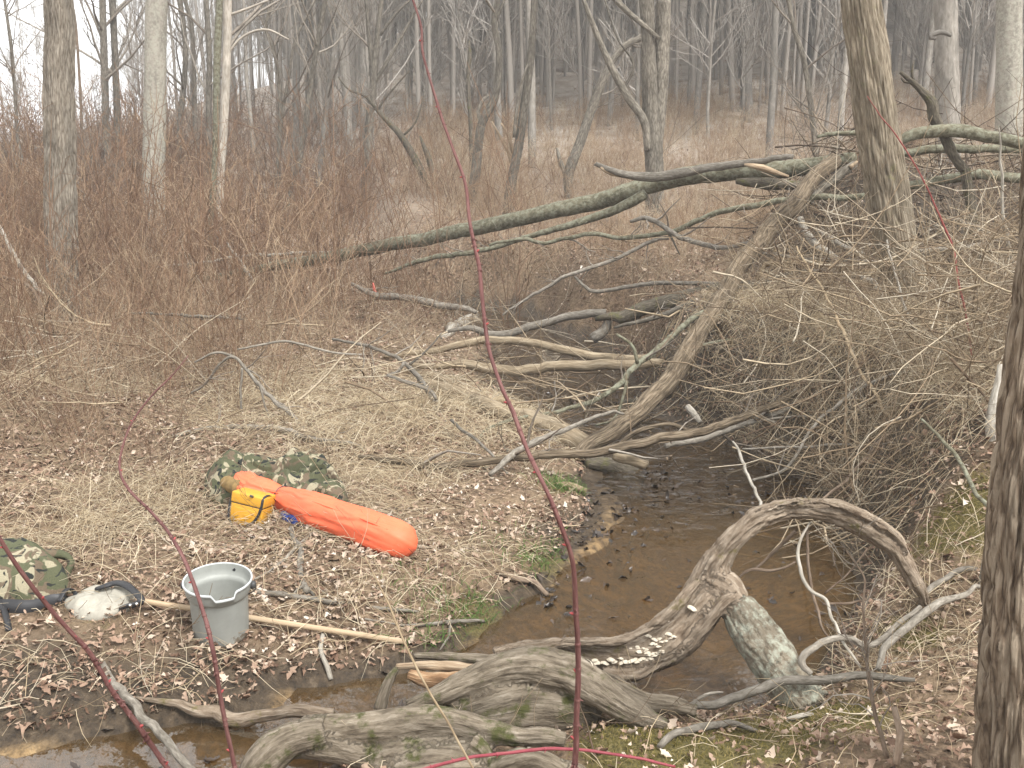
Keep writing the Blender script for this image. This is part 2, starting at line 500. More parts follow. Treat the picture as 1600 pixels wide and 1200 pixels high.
# ------------------------------------------------------------------ picture geometry: where a line of sight meets the ground
cp_, sp_ = math.cos(PITCH), math.sin(PITCH)
def ray(u, v):
    x, y = (u-800)/FPX, (600-v)/FPX
    return np.array([x, cp_+y*sp_, -sp_+y*cp_])
def at(u, v, D):
    d = ray(u, v)
    return np.array([0, 0, CAM_H])+d*(D/d[1])
def depth(p):
    return p[1]*cp_-(p[2]-CAM_H)*sp_
def flat(u, v, z=0.0):
    d = ray(u, v)
    return (np.array([0, 0, CAM_H])+d*((z-CAM_H)/d[2]))[:2]

SHORE = [(770, 548), (752, 590), (795, 630), (872, 672), (935, 722), (905, 765), (930, 800), (905, 850), (862, 890), (835, 925), (775, 965), (705, 1012),
         (635, 1052), (560, 1058), (500, 1072), (430, 1072), (395, 1118), (310, 1128), (230, 1135), (120, 1152), (0, 1162), (-160, 1178), (-190, 1235), (150, 1260), (420, 1245),
         (560, 1190), (700, 1150), (860, 1120), (1000, 1120), (1120, 1120), (1235, 1112), (1275, 1072), (1290, 1030), (1325, 975), (1345, 925), (1335, 870), (1290, 820), (1300, 775), (1225, 735),
         (1165, 705), (1100, 680), (1045, 655), (1000, 622), (985, 585), (960, 555), (945, 538)]
POLY = np.array([flat(u, v) for u, v in SHORE]+[(.55, 12.2), (.3, 13.6), (-.9, 15.0), (-1.6, 15.0), (-.7, 13.2), (-.35, 12.0)][0:6])
POLY2 = np.roll(POLY, -1, axis=0)

def poly_sd(X, Y):
    """signed distance to the water's edge, negative in the water"""
    X = np.asarray(X, float); Y = np.asarray(Y, float)
    d = np.full(X.shape, 1e9)
    inside = np.zeros(X.shape, bool)
    for (ax, ay), (bx, by) in zip(POLY, POLY2):
        ex, ey = bx-ax, by-ay
        t = np.clip(((X-ax)*ex+(Y-ay)*ey)/(ex*ex+ey*ey+1e-12), 0, 1)
        d = np.minimum(d, np.hypot(X-ax-t*ex, Y-ay-t*ey))
        c = (ay > Y) != (by > Y)
        inside ^= c & (X < (bx-ax)*(Y-ay)/(by-ay+1e-12)+ax)
    return np.where(inside, -d, d)

CX = np.array([[-5, 2.2], [2.2, 2.2], [3.1, .35], [3.6, .6], [5, .85], [6.5, .85], [7.5, .6], [9, .15], [10.5, .1], [12, 0], [13.5, -.4], [15, -1.3], [22, -3], [60, -10], [200, -30]])
def sstep(a, b, x):
    t = np.clip((x-a)/(b-a), 0, 1)
    return t*t*(3-2*t)

BARS = [(*flat(u, v), r, k) for u, v, r, k in [(935, 800, .30, 1), (905, 855, .25, .9), (1000, 775, .25, .8), (1060, 765, .2, .6), (900, 605, .35, .6), (960, 640, .3, .6), (1150, 760, .25, .7), (870, 915, .12, .6), (560, 1035, .15, .6), (60, 1150, .14, .7), (420, 1095, .12, .7)]]
def bars(X, Y):
    o = X*0
    for (x, y, r, k) in BARS: o = np.maximum(o, k*np.exp(-((X-x)**2+(Y-y)**2)/(r*r)))
    return o

def ground(X, Y):
    X = np.asarray(X, float); Y = np.asarray(Y, float)
    sd = poly_sd(X, Y)
    o = np.maximum(sd, 0)
    xc = np.interp(Y, CX[:, 0], CX[:, 1])
    rt = 1/(1+np.exp(-np.clip((X-xc)/.18, -40, 40)))
    near = 1-sstep(3.6, 5.0, Y)
    hl = .03+.13*(1-np.exp(-o/.4))+.022*np.minimum(o, 6)
    hr_far = .02+.86*(1-np.exp(-(o/.30)**1.8))+.02*np.minimum(o, 8)
    hr_near = .03+.20*(1-np.exp(-o/.45))+.13*np.minimum(o, 2.0)
    hr = hr_far*(1-near)+hr_near*near
    front = (1-sstep(1.0, 3.0, Y))*.42*np.minimum(1, o/.6)
    h = hl*(1-rt)+hr*rt
    h = np.maximum(h, front+.03)
    P3 = np.stack([X, Y, X*0], -1)
    h = h+(fbm(P3*1.1, 3, 2)-.5)*.16*np.minimum(1, o/.5)+(fbm(P3*4.5, 8, 3)-.5)*.06*np.minimum(1, o/.15+.2)
    lump = (fbm(P3*9, 12, 3)-.42)*.10*np.maximum(np.exp(-o/.35), 0)*sstep(.0, .06, o)*(Y < 4.4)
    h = h+lump
    h = np.where(sd > 0, np.maximum(h, .012+.05*np.minimum(o, .3)), h)
    bed = -np.minimum(.17, .32*np.abs(np.minimum(sd, 0)))+(fbm(P3*5, 21, 3)-.47)*.07
    bar = bars(X, Y)
    bed = bed+.16*bar*(fbm(P3*6.5, 23, 3)*1.6-.35)
    h = np.where(sd < 0, np.minimum(bed, .022), h)
    # the heap of earth behind the near tree, and the wooded slope
    h = h+.95*np.exp(-(((X-5.3)/1.9)**2+((Y-11.3)/1.1)**2))
    h = h+.75*np.exp(-(((X-3.5)/.9)**2+((Y-11.0)/.8)**2))
    h = h+.22*np.exp(-(((X+3.6)/.7)**2+((Y-7.2)/.5)**2))
    rise = np.interp(X, [-60, -29, -14, 0, 17, 46, 130], [1, 2, 6.5, 11, 14, 20, 24])
    h = h+rise*sstep(15, 74, Y)+np.maximum(0, X-12)*.03*sstep(14, 30, Y)
    h = h+(fbm(P3*.12, 31, 2)-.5)*1.2*sstep(20, 45, Y)
    return h

def G(u, v, lift=0.0):
    d = ray(u, v)
    t = np.concatenate([np.linspace(2.0, 16, 900), np.linspace(16.05, 60, 700)])
    p = np.array([0, 0, CAM_H])[None]+d[None]*(t/d[1])[:, None]
    g = p[:, 2]-ground(p[:, 0], p[:, 1])-lift
    k = np.argmax(g < 0)
    if not (g < 0).any(): k = len(t)-1
    if k == 0: return p[0]
    f = g[k-1]/(g[k-1]-g[k]+1e-12)
    return p[k-1]*(1-f)+p[k]*f

# ------------------------------------------------------------------ the ground
def graded(lo, hi, a, b, fine, grow):
    v = list(np.arange(a, b+fine/2, fine))
    s = fine
    while v[-1] < hi:
        s *= grow; v.append(v[-1]+s)
    s = fine
    while v[0] > lo:
        s *= grow; v.insert(0, v[0]-s)
    return np.array(v)
gx = graded(-130, 130, -3.6, 3.6, .038, 1.05)
gy = graded(-25, 190, 2.3, 8.4, .038, 1.045)
GX, GY = np.meshgrid(gx, gy)
GZ = ground(GX, GY)
SD = poly_sd(GX, GY)
ny, nx = GX.shape
ii = np.arange(ny*nx).reshape(ny, nx)
mb = MB()
mb.add(np.stack([GX, GY, GZ], -1), np.stack([ii[:-1, :-1], ii[:-1, 1:], ii[1:, 1:], ii[1:, :-1]], -1))

def patches(X, Y, pts):
    o = X*0
    for (u, v, rx, k) in pts:
        q = flat(u, v, .15)
        o = np.maximum(o, k*np.exp(-((X-q[0])**2+(Y-q[1])**2)/(rx*rx)))
    return o
MOSS_PTS = [(1300, 1130, .22, 1), (1180, 1165, .28, 1), (1000, 1175, .22, 1), (1420, 1010, .2, .7), (1500, 930, .25, .9), (1250, 1090, .12, .8), (960, 1160, .16, 1), (1080, 1190, .25, .9),
            (740, 930, .3, .55), (880, 745, .2, .6), (850, 850, .3, .5), (700, 920, .3, .35), (170, 985, .2, .4)]
MUD_PTS = [(120, 1110, .45, 1), (330, 1060, .35, .9), (480, 1040, .25, .8), (930, 810, .35, .9), (880, 870, .3, .5), (0, 1090, .45, 1), (560, 1030, .25, .7), (240, 1090, .3, 1)]
moss_f = patches(GX, GY, MOSS_PTS)
mud_shade_f = np.maximum(patches(GX, GY, MUD_PTS), np.exp(-np.maximum(SD, 0)/.07)*(GY < 40))
mud_shade_f = np.maximum(mud_shade_f, 1.0*(SD > 0)*(1-sstep(.35, .8, SD))*sstep(4.4, 5, GY)*(1-sstep(9, 10, GY))*sstep(0, .25, GX-np.interp(GY, CX[:, 0], CX[:, 1])))  # mud colour also stands for the shade inside the right bank's brush pile
mud_shade_f = np.maximum(mud_shade_f, np.exp(-(((GX-3.4)/1.1)**2+((GY-10.6)/.8)**2)))
mud_shade_f = np.maximum(mud_shade_f, np.exp(-(((GX-5.3)/1.6)**2+((GY-10.6)/.9)**2)))
m, n, l, b, out = new_mat('woodland_ground')
tc = n.new('ShaderNodeTexCoord').outputs['Object']
f1 = noise(n, l, tc, 26, 8, .7)
f2 = noise(n, l, tc, 2.2, 4, .6)
f3 = noise(n, l, tc, 90, 4, .6)
c1 = ramp(n, [(.34, (.045, .03, .02)), (.48, (.13, .088, .055)), (.60, (.25, .175, .115)), (.74, (.36, .275, .19))])
l.new(f1, c1.inputs[0])
c2 = ramp(n, [(.35, (.20, .145, .09)), (.65, (.36, .27, .17))])
l.new(f3, c2.inputs[0])
r2 = ramp(n, [(.46, 0), (.64, .4)]); l.new(f2, r2.inputs[0])
col = mixc(n, l, r2.outputs[0], c1.outputs[0], c2.outputs[0])
cm = ramp(n, [(.35, (.03, .022, .015)), (.55, (.075, .054, .034)), (.7, (.14, .105, .07))]); l.new(f1, cm.inputs[0])
aw = attr(n, 'mud')  # mud mask, with the right bank's painted shade in it
wsum = n.new('ShaderNodeMath'); wsum.operation = 'MULTIPLY_ADD'
l.new(f1, wsum.inputs[0]); wsum.inputs[1].default_value = .8; l.new(aw.outputs['Fac'], wsum.inputs[2])
rw = ramp(n, [(.62, 0), (.95, 1)]); l.new(wsum.outputs[0], rw.inputs[0])
# weathered grey litter of the slope
sx = n.new('ShaderNodeSeparateXYZ'); l.new(tc, sx.inputs[0])
ry = n.new('ShaderNodeMapRange'); ry.inputs['From Min'].default_value = 15; ry.inputs['From Max'].default_value = 30
l.new(sx.outputs['Y'], ry.inputs['Value'])
f4 = noise(n, l, tc, 1.1, 5, .65)
c4 = ramp(n, [(.35, (.24, .19, .145)), (.5, (.33, .28, .23)), (.65, (.42, .365, .31))]); l.new(f4, c4.inputs[0])
col = mixc(n, l, ry.outputs[0], col, c4.outputs[0])
col = mixc(n, l, rw.outputs[0], col, cm.outputs[0])
am = attr(n, 'moss')
msum = n.new('ShaderNodeMath'); msum.operation = 'MULTIPLY_ADD'
l.new(f1, msum.inputs[0]); msum.inputs[1].default_value = .9; l.new(am.outputs['Fac'], msum.inputs[2])
rm_ = ramp(n, [(.80, 0), (1.05, 1)]); l.new(msum.outputs[0], rm_.inputs[0])
cmoss = ramp(n, [(.35, (.065, .055, .018)), (.6, (.145, .118, .042)), (.75, (.23, .175, .085))]); l.new(f3, cmoss.inputs[0])
col = mixc(n, l, rm_.outputs[0], col, cmoss.outputs[0])
ab = attr(n, 'bed')
fb1 = noise(n, l, tc, 5.5, 6, .65, None, 1.2)
cbed = ramp(n, [(.30, (.045, .03, .016)), (.46, (.19, .12, .055)), (.6, (.37, .245, .115)), (.75, (.44, .32, .18))]); l.new(fb1, cbed.inputs[0])
cbd2 = ramp(n, [(.38, .35), (.55, 1)]); l.new(f1, cbd2.inputs[0])
cbed_o = mixc(n, l, 1.0, cbed.outputs[0], cbd2.outputs[0], 'MULTIPLY')
col = mixc(n, l, ab.outputs['Fac'], col, cbed_o)
l.new(col, b.inputs['Base Color'])
rr = ramp(n, [(0, .95), (1, .45)]); l.new(rw.outputs[0], rr.inputs[0]); l.new(rr.outputs[0], b.inputs['Roughness'])
b.inputs['Specular IOR Level'].default_value = .3
bp = n.new('ShaderNodeBump'); bp.inputs['Strength'].default_value = .8; bp.inputs['Distance'].default_value = .03
l.new(f1, bp.inputs['Height']); l.new(bp.outputs[0], b.inputs['Normal'])
M['ground'] = m
ground_o = mb.build('ground', m, kind='structure')
for nm, arr in (('moss', moss_f), ('mud', mud_shade_f), ('bed', sstep(-.02, -.10, SD)*(1-.85*sstep(5.0, 6.2, GY)))):  # upstream bed painted darker, in place of dark reflections
    a = ground_o.data.attributes.new(nm, 'FLOAT', 'POINT')
    a.data.foreach_set('value', arr.ravel().astype(np.float32))

# ------------------------------------------------------------------ the water
m, n, l, b, out = new_mat('brown_stream_water')
n.remove(b)
tc = n.new('ShaderNodeTexCoord').outputs['Object']
w1 = noise(n, l, tc, 7, 3, .5, (1, 1.4, 1), .6)
w2 = noise(n, l, tc, 26, 2, .5, (1, .6, 1), .4)
wa = n.new('ShaderNodeMath'); wa.operation = 'MULTIPLY_ADD'
l.new(w2, wa.inputs[0]); wa.inputs[1].default_value = .3; l.new(w1, wa.inputs[2])
bp = n.new('ShaderNodeBump'); bp.inputs['Strength'].default_value = 1.0; bp.inputs['Distance'].default_value = .035
ar = attr(n, 'riffle')
wm = n.new('ShaderNodeMath'); wm.operation = 'MULTIPLY'
l.new(wa.outputs[0], wm.inputs[0]); l.new(ar.outputs['Fac'], wm.inputs[1])
l.new(wm.outputs[0], bp.inputs['Height'])
tr = n.new('ShaderNodeBsdfTransparent'); tr.inputs[0].default_value = (.78, .64, .43, 1)
df = n.new('ShaderNodeBsdfDiffuse'); df.inputs[0].default_value = (.25, .165, .08, 1)
gl = n.new('ShaderNodeBsdfGlossy'); gl.inputs[0].default_value = (1, 1, 1, 1); gl.inputs['Roughness'].default_value = .03
l.new(bp.outputs[0], gl.inputs['Normal'])
mx1 = n.new('ShaderNodeMixShader'); mx1.inputs[0].default_value = .27
mf_ = n.new('ShaderNodeMapRange'); mf_.inputs['From Min'].default_value = .06; mf_.inputs['To Min'].default_value = .17; mf_.inputs['To Max'].default_value = .06
l.new(attr(n, 'riffle').outputs['Fac'], mf_.inputs['Value']); l.new(mf_.outputs[0], mx1.inputs[0])
l.new(tr.outputs[0], mx1.inputs[1]); l.new(df.outputs[0], mx1.inputs[2])
fr = n.new('ShaderNodeFresnel'); fr.inputs['IOR'].default_value = 1.72
l.new(bp.outputs[0], fr.inputs['Normal'])
mx2 = n.new('ShaderNodeMixShader')
l.new(fr.outputs[0], mx2.inputs[0]); l.new(mx1.outputs[0], mx2.inputs[1]); l.new(gl.outputs[0], mx2.inputs[2])
l.new(mx2.outputs[0], out.inputs['Surface'])
M['water'] = m
mb = MB()
wx = np.linspace(-3.6, 2.6, 40); wy = np.linspace(2.55, 15.2, 80)
WX, WY = np.meshgrid(wx, wy)
ii = np.arange(WX.size).reshape(WX.shape)
mb.add(np.stack([WX, WY, WX*0], -1), np.stack([ii[:-1, :-1], ii[:-1, 1:], ii[1:, 1:], ii[1:, :-1]], -1))
water_o = mb.build('stream_water', m, kind='structure')
a = water_o.data.attributes.new('riffle', 'FLOAT', 'POINT')
a.data.foreach_set('value', (.06+.94*sstep(5.2, 6.4, WY)).ravel().astype(np.float32))

# ------------------------------------------------------------------ bodies of wood traced in the picture, each at its own distance
def path3(pts, D, w, lift=.5):
    """picture points (u,v) -> points in the place and radii; D: 'g' on the ground, or distances along the piece"""
    n = len(pts)
    uv = np.array(pts, float)
    s = np.concatenate([[0], np.cumsum(np.hypot(*np.diff(uv, axis=0).T))]); s /= s[-1]
    w = np.atleast_1d(np.array(w, float))
    ww = np.interp(s, np.linspace(0, 1, len(w)), w) if len(w) != n else w
    P, Rr = [], []
    if isinstance(D, str):
        for (u, v), wi in zip(pts, ww):
            p = G(u, v); r = wi/2*depth(p)/FPX
            p = G(u, v, r*lift); P.append(p); Rr.append(r)
    else:
        D = np.atleast_1d(np.array(D, float))
        DD = D if len(D) == n else np.interp(s, np.linspace(0, 1, len(D)), D)
        for (u, v), wi, di in zip(pts, ww, DD):
            p = at(u, v, di); P.append(p); Rr.append(wi/2*depth(p)/FPX)
    return np.array(P), np.array(Rr)

seedn = [11]
def branch(name, label, cat, mat, pts, w, D='g', group=None, twigs=0, tl=(.15, .5), sides=None, amp=.1, furrow=0, step=None, arms=(), parts=(), wob=.06, lift=.5, tmat='twig', fscale=(22, 3.5)):
    """a stick, log or branch: one body, side arms and twigs as its parts"""
    seedn[0] += 1
    sdn = seedn[0]
    P, Rr = path3(pts, D, w, lift)
    rmax = Rr.max()
    if sides is None: sides = int(np.clip(6+rmax*160, 6, 20))
    if step is None: step = float(np.clip(rmax*1.2, .015, .08))
    root = empty(name, P[0], label, cat, group)
    mb = MB()
    pp, pr = log_tube(mb, P, Rr, sides, step, amp, furrow, sdn, wob=wob*min(1, rmax*40+.25), fscale=fscale)
    mb.build('wood', M[mat], root, origin=P[0])
    for (apts, aw, aD) in arms:
        aP, aR = path3(apts, aD, aw, lift)
        mb = MB()
        log_tube(mb, aP, aR, max(6, sides-2), step, amp, furrow*.7, sdn+50, wob=wob*.5)
        mb.build('side_branch', M[mat], root, origin=P[0])
    for (pn, pm, ppts, pw, pD) in parts:
        aP, aR = path3(ppts, pD, pw, lift)
        mb = MB()
        log_tube(mb, aP, aR, 8, step, .25, .2, sdn+70)
        mb.build(pn, M[pm], root, origin=P[0])
    if twigs:
        rng = np.random.default_rng(sdn)
        mb = MB()
        n_ = len(pp)
        c = catmull(np.concatenate([pp, pr[:, None]], 1), n=12)
        tp, tr_ = spawn(rng, c[None, :, :3], c[None, :, 3], int(twigs*1.8), .1, .98, tl, (.5, 1.2), 5, .15, .22, .5)
        tr_ = np.maximum(tr_, .0016*max(1, depth(P[0])/6))
        tubes(mb, tp, tr_, 4, rn=rng.random(len(tp)))
        sp, sr = spawn(rng, tp, tr_, 2, .3, .95, (tl[0]*.4, tl[1]*.5), (.4, 1.0), 4, .1, .22, .6)
        tubes(mb, sp, np.maximum(sr, .0011*max(1, depth(P[0])/6)), 3, rn=rng.random(len(sp)))
        mb.build('twigs', M[tmat], root, kind='stuff', origin=P[0])
    return root
# ------------------------------------------------------------------ trees one can tell apart
def photo_tree(name, label, pts, w, D, mat, top=11.5, limbs=9, crown_from=.45, limb_len=(1.2, 3.5), twig=4, group=None, sides=10, furrow=0, amp=.06, arms=(), seed=1, step=.12, fscale=(22, 3.5), up=.35, tm='twig', broken=False, hero=0, lowtwigs=0):
    """pts run from the foot to the top of the picture; the trunk goes on to its real height"""
    P, Rr = path3(pts, D, w)
    base = P[0].copy()
    gz = float(ground(np.array([base[0]]), np.array([base[1]]))[0])
    P = list(P); Rr = list(Rr)
    if base[2] > gz+.05:
        d = P[0]-P[1]; d = d/max(1e-6, abs(d[2]))
        f = P[0]+np.array([d[0]*.5, d[1]*.5, -1])*(base[2]-gz+.12)
        P.insert(0, f); Rr.insert(0, Rr[0]*1.15)
    else:
        P[0][2] = gz-.12
    base = np.array([P[0][0], P[0][1], gz])
    nvis = len(P)
    rng = np.random.default_rng(seed+100)
    if not broken and P[-1][2] < top:
        d = P[-1]-P[-2]; d = d/np.linalg.norm(d)
        q = P[-1].copy(); r = Rr[-1]; n = 6
        z0 = q[2]
        for k in range(1, n+1):
            d = nrm(d+rng.normal(size=3)*.05+np.array([0, 0, .12]))
            q = q+d*(top-z0)/n/max(.5, d[2])
            P.append(q.copy()); Rr.append(r*(1-.8*k/n))
    P, Rr = np.array(P), np.array(Rr)
    root = empty(name, base, label, 'tree', group)
    mb = MB()
    if hero:
        pp, pr = log_tube(mb, P[:nvis+1], Rr[:nvis+1], hero, step, amp, furrow, seed, fscale=fscale)
        log_tube(mb, P[nvis:], Rr[nvis:], 12, .3, amp, 0, seed)
    else:
        pp, pr = log_tube(mb, P, Rr, sides, step, amp, furrow, seed, fscale=fscale)
    mb.build('trunk', M[mat], root, origin=base)
    for (apts, aw, aD) in arms:
        aP, aR = path3(apts, aD, aw)
        mb = MB(); log_tube(mb, aP, aR, max(6, sides-3), step, amp, furrow*.6, seed+31)
        if not broken and apts[-1][1] <= 5:
            q, dd = aP[-1], nrm(aP[-1]-aP[-2])
            e = [q+dd*k*1.2+np.array([0, 0, .2*k]) for k in range(4)]
            log_tube(mb, e, aR[-1]*np.array([1, .7, .45, .2]), 6, .3, amp, 0, seed+32)
        mb.build('limb', M[mat], root, origin=base)
    C = catmull(np.concatenate([P, Rr[:, None]], 1), n=24)
    if limbs:
        mb = MB()
        lp, lr = spawn(rng, C[None, :, :3], C[None, :, 3], limbs, crown_from, .98, limb_len, (.5, 1.15), 6, up, .16, .45)
        tubes(mb, lp, lr, 5, rn=rng.random(len(lp)))
        tp, tr_ = spawn(rng, lp, lr, twig, .2, 1, (limb_len[0]*.5, limb_len[1]*.45), (.3, .9), 5, .3, .16, .6)
        mn = .0009*max(4, depth(base))/4
        tubes(mb, tp, np.maximum(tr_, mn), 3, rn=rng.random(len(tp)))
        sp, sr = spawn(rng, tp, tr_, twig, .2, 1, (.25, .8), (.3, .9), 4, .3, .16, .6)
        tubes(mb, sp, np.maximum(sr, mn*.75), 3, rn=rng.random(len(sp)))
        mb.build('crown', M[tm], root, origin=base)
    if lowtwigs:
        mb = MB()
        tp, tr_ = spawn(rng, C[None, :, :3], C[None, :, 3]*0+.012, lowtwigs*4, .05, max(.4, crown_from), (.5, 2.0), (.5, 1.1), 6, .35, .16, .5)
        mnl = .0007*max(4, depth(base))/4
        tubes(mb, tp, np.maximum(tr_*.6, mnl), 4, rn=rng.random(len(tp)))
        sp, sr = spawn(rng, tp, tr_, 5, .15, 1, (.25, .9), (.35, 1.0), 4, .25, .16, .6)
        tubes(mb, sp, np.maximum(sr*.6, mnl*.8), 3, rn=rng.random(len(sp)))
        mb.build('twigs', M[tm], root, kind='stuff', origin=base)
    return root

photo_tree('tree', 'thick straight tree with furrowed grey bark rising from the brush at the left', [(97, 505), (97, 440), (95, 330), (94, 200), (92, 100), (91, 0)], [58, 52, 50, 49, 47, 45], 11.5, 'furrow', hero=170, furrow=.16, step=.028, top=17, limbs=10, fscale=(26, 3.2), seed=1, lowtwigs=2)
photo_tree('tree', 'smooth grey straight trunk standing behind the furrowed tree, thicker than its neighbours', [(241, 385), (240, 300), (242, 150), (245, 0)], [38, 35, 34, 33], 18, 'smooth', sides=24, top=18, limbs=10, seed=2, step=.1, lowtwigs=2)
photo_tree('tree', 'left stem of the slim pair of trunks against the white sky', [(171, 275), (166, 200), (163, 100), (160, 0)], [12, 11, 11, 10], 25, 'greybark', top=10.2, limbs=12, crown_from=.3, seed=3, lowtwigs=6)
photo_tree('tree', 'right stem of the slim pair of trunks against the white sky', [(175, 278), (183, 200), (180, 100), (176, 0)], [12, 11, 10, 10], 25.2, 'greybark', top=10.2, limbs=12, crown_from=.3, seed=4, lowtwigs=6)
photo_tree('tree', 'crooked thin tree at the far left edge against the sky', [(36, 262), (28, 215), (23, 140), (17, 70), (7, 0)], [7, 5, 5, 5, 4], 22, 'greybark', top=6.8, limbs=14, crown_from=.25, limb_len=(.8, 2.2), seed=5, sides=6, lowtwigs=8)
photo_tree('tree', 'very thin sapling just right of the furrowed tree', [(131, 275), (126, 157), (119, 45), (112, 0)], [5, 4, 4, 3], 18, 'brownstick', top=5.44, limbs=12, crown_from=.2, limb_len=(.6, 1.8), seed=6, sides=6, lowtwigs=8)
photo_tree('tree', 'slim sinuous tree immediately right of the smooth grey trunk', [(282, 260), (281, 200), (290, 87), (281, 0)], [9, 9, 8, 8], 26, 'greybark', top=9.52, limbs=10, crown_from=.25, seed=7, lowtwigs=6)
photo_tree('tree', 'thin trunk leaning slightly left between two slim grey trees', [(306, 240), (304, 175), (301, 52), (289, 0)], [7, 7, 6, 6], 27, 'greybark', top=8.84, limbs=10, crown_from=.25, seed=8, lowtwigs=6)
photo_tree('tree', 'slim brownish trunk close behind the pale peeling stem', [(327, 260), (326, 190), (327, 87), (322, 0)], [10, 9, 9, 8], 25, 'greybark', top=9.52, limbs=10, crown_from=.25, seed=9, lowtwigs=6)
photo_tree('tree', 'slender olive stem reaching down into the brush beside the pale one', [(324, 425), (329, 350), (336, 245), (339, 105), (343, 0)], [7, 8, 9, 11, 11], 17, 'olive', top=8.84, limbs=9, crown_from=.35, seed=10)
photo_tree('tree', 'pale trunk with peeling bark beside the slender olive stem', [(344, 305), (350, 190), (354, 105), (356, 0)], [11, 13, 13, 13], 19, 'pale', top=9.52, limbs=10, crown_from=.35, seed=11,
           arms=[([(352, 90), (378, 58), (415, 46), (452, 62)], [5, 4, 4, 2], 19), ([(355, 25), (390, 12), (420, 0)], [5, 4, 3], 19)])
photo_tree('tree', 'thin pale tree forking into two wavy stems', [(429, 340), (436, 245), (438, 157), (430, 87), (416, 45), (424, 0)], [8, 8, 7, 6, 5, 5], 22, 'greybark', top=7.48, limbs=12, crown_from=.3, seed=12,
           arms=[([(439, 190), (451, 122), (462, 63), (492, 0)], [5, 5, 4, 4], 22)], lowtwigs=8)
photo_tree('tree', 'straight dark sapling leaning right, between two pale thin trees', [(447, 340), (472, 227), (490, 105), (508, 0)], [9, 9, 8, 8], 21, 'greybark', top=8.16, limbs=10, crown_from=.35, seed=13, lowtwigs=6)
photo_tree('tree', 'faint slender tree leaning right of the dark leaning sapling', [(496, 310), (507, 192), (521, 87), (541, 0)], [8, 8, 7, 7], 25, 'far', top=8.84, limbs=12, crown_from=.3, seed=14, lowtwigs=6)
photo_tree('tree', 'grey tree that spreads into four upright limbs', [(571, 345), (575, 220), (583, 133), (590, 52), (596, 0)], [15, 14, 12, 8, 7], 23, 'greybark', top=8.84, limbs=12, crown_from=.4, seed=15,
           arms=[([(584, 133), (616, 77), (650, 17), (660, 0)], [7, 6, 4, 4], 23), ([(582, 128), (578, 70), (572, 0)], [8, 7, 6], 23), ([(594, 55), (618, 22), (640, 0)], [5, 4, 3], 23)], lowtwigs=6)
photo_tree('leaning_tree', 'dead half fallen trunk leaning left with a dark broken middle', [(697, 325), (668, 285), (648, 248), (625, 210), (606, 190), (586, 168)], [13, 14, 13, 11, 9, 6], 22, 'dark', limbs=5, twig=3, crown_from=.5, limb_len=(.6, 1.6), seed=16, broken=True, furrow=.1,
           arms=[([(586, 168), (570, 150), (545, 140), (528, 120)], [5, 4, 3, 2], 22), ([(590, 172), (605, 150), (640, 110)], [4, 3, 2], 22), ([(630, 212), (650, 190), (662, 150)], [4, 3, 2], 22)])
photo_tree('snag', 'short dark jagged snag beside the half fallen trunk', [(680, 290), (671, 252), (663, 230), (656, 212)], [9, 10, 8, 3], 23, 'dark', limbs=0, seed=17, broken=True, furrow=.15)
photo_tree('snag', 'thin upright snag with a broken top left of the curving tree', [(736, 250), (735, 196), (731, 122), (734, 85), (733, 64)], [6, 6, 6, 6, 2], 24, 'dark', limbs=3, twig=2, crown_from=.4, limb_len=(.3, .8), seed=18, broken=True)
photo_tree('tree', 'grey tree curving right then upright with a stub in its crook', [(735, 330), (744, 262), (752, 196), (774, 150), (780, 87), (772, 35), (778, 0)], [18, 16, 14, 13, 11, 10, 9], 20, 'greybark', top=8.16, limbs=9, crown_from=.5, seed=19, amp=.1,
           arms=[([(753, 194), (747, 175), (756, 155), (764, 148)], [7, 6, 5, 4], 20), ([(772, 40), (782, 15), (788, 0)], [6, 5, 4], 20)])
photo_tree('tree', 'dark grey tree curving up beside a pale splintered snag', [(793, 345), (797, 297), (811, 224), (822, 147), (831, 70), (835, 0)], [19, 17, 15, 14, 12, 11], 18.5, 'greybark', top=8.84, limbs=9, crown_from=.45, seed=20,
           arms=[([(803, 215), (807, 175), (815, 130), (825, 100)], [5, 5, 4, 3], 18.4)])
photo_tree('snag', 'pale splintered snag leaning against the dark curving tree', [(803, 268), (796, 240), (784, 218), (768, 189)], [10, 9, 6, 2], 18.9, 'splitwood', limbs=0, seed=21, broken=True, furrow=.3,
           arms=[([(800, 240), (796, 215), (783, 192)], [6, 7, 3], 18.9)])
photo_tree('leaning_tree', 'knotty trunk leaning right behind the double trunk with a stub at its foot', [(890, 310), (888, 275), (893, 256), (906, 224), (928, 161), (951, 105), (975, 73), (1003, 58), (1018, 40)], [16, 17, 19, 17, 15, 13, 12, 11, 8], 21, 'greybark', limbs=6, twig=3, crown_from=.3, limb_len=(.6, 1.8), seed=22, broken=True, furrow=.1,
           arms=[([(886, 275), (876, 255), (870, 231)], [9, 8, 4], 21)])
photo_tree('tree', 'big double trunk with a forked limb reaching left and flaking bark', [(1024, 365), (1022, 245), (1016, 175), (1013, 70), (1010, 0)], [32, 30, 26, 24, 23], 17, 'greybark', top=8.84, limbs=8, crown_from=.6, seed=23, sides=20, furrow=.12, step=.06, amp=.14,
           arms=[([(1023, 240), (1030, 157), (1034, 87), (1037, 0)], [24, 24, 24, 23], 17.1), ([(1012, 235), (1006, 189), (978, 147), (951, 96), (932, 52), (912, 0)], [11, 13, 13, 11, 9, 7], 16.9),
                 ([(975, 140), (990, 100), (965, 60), (945, 0)], [4, 4, 3, 3], 16.9), ([(1030, 60), (985, 22), (962, 0)], [6, 9, 10], 16.9)], lowtwigs=5)
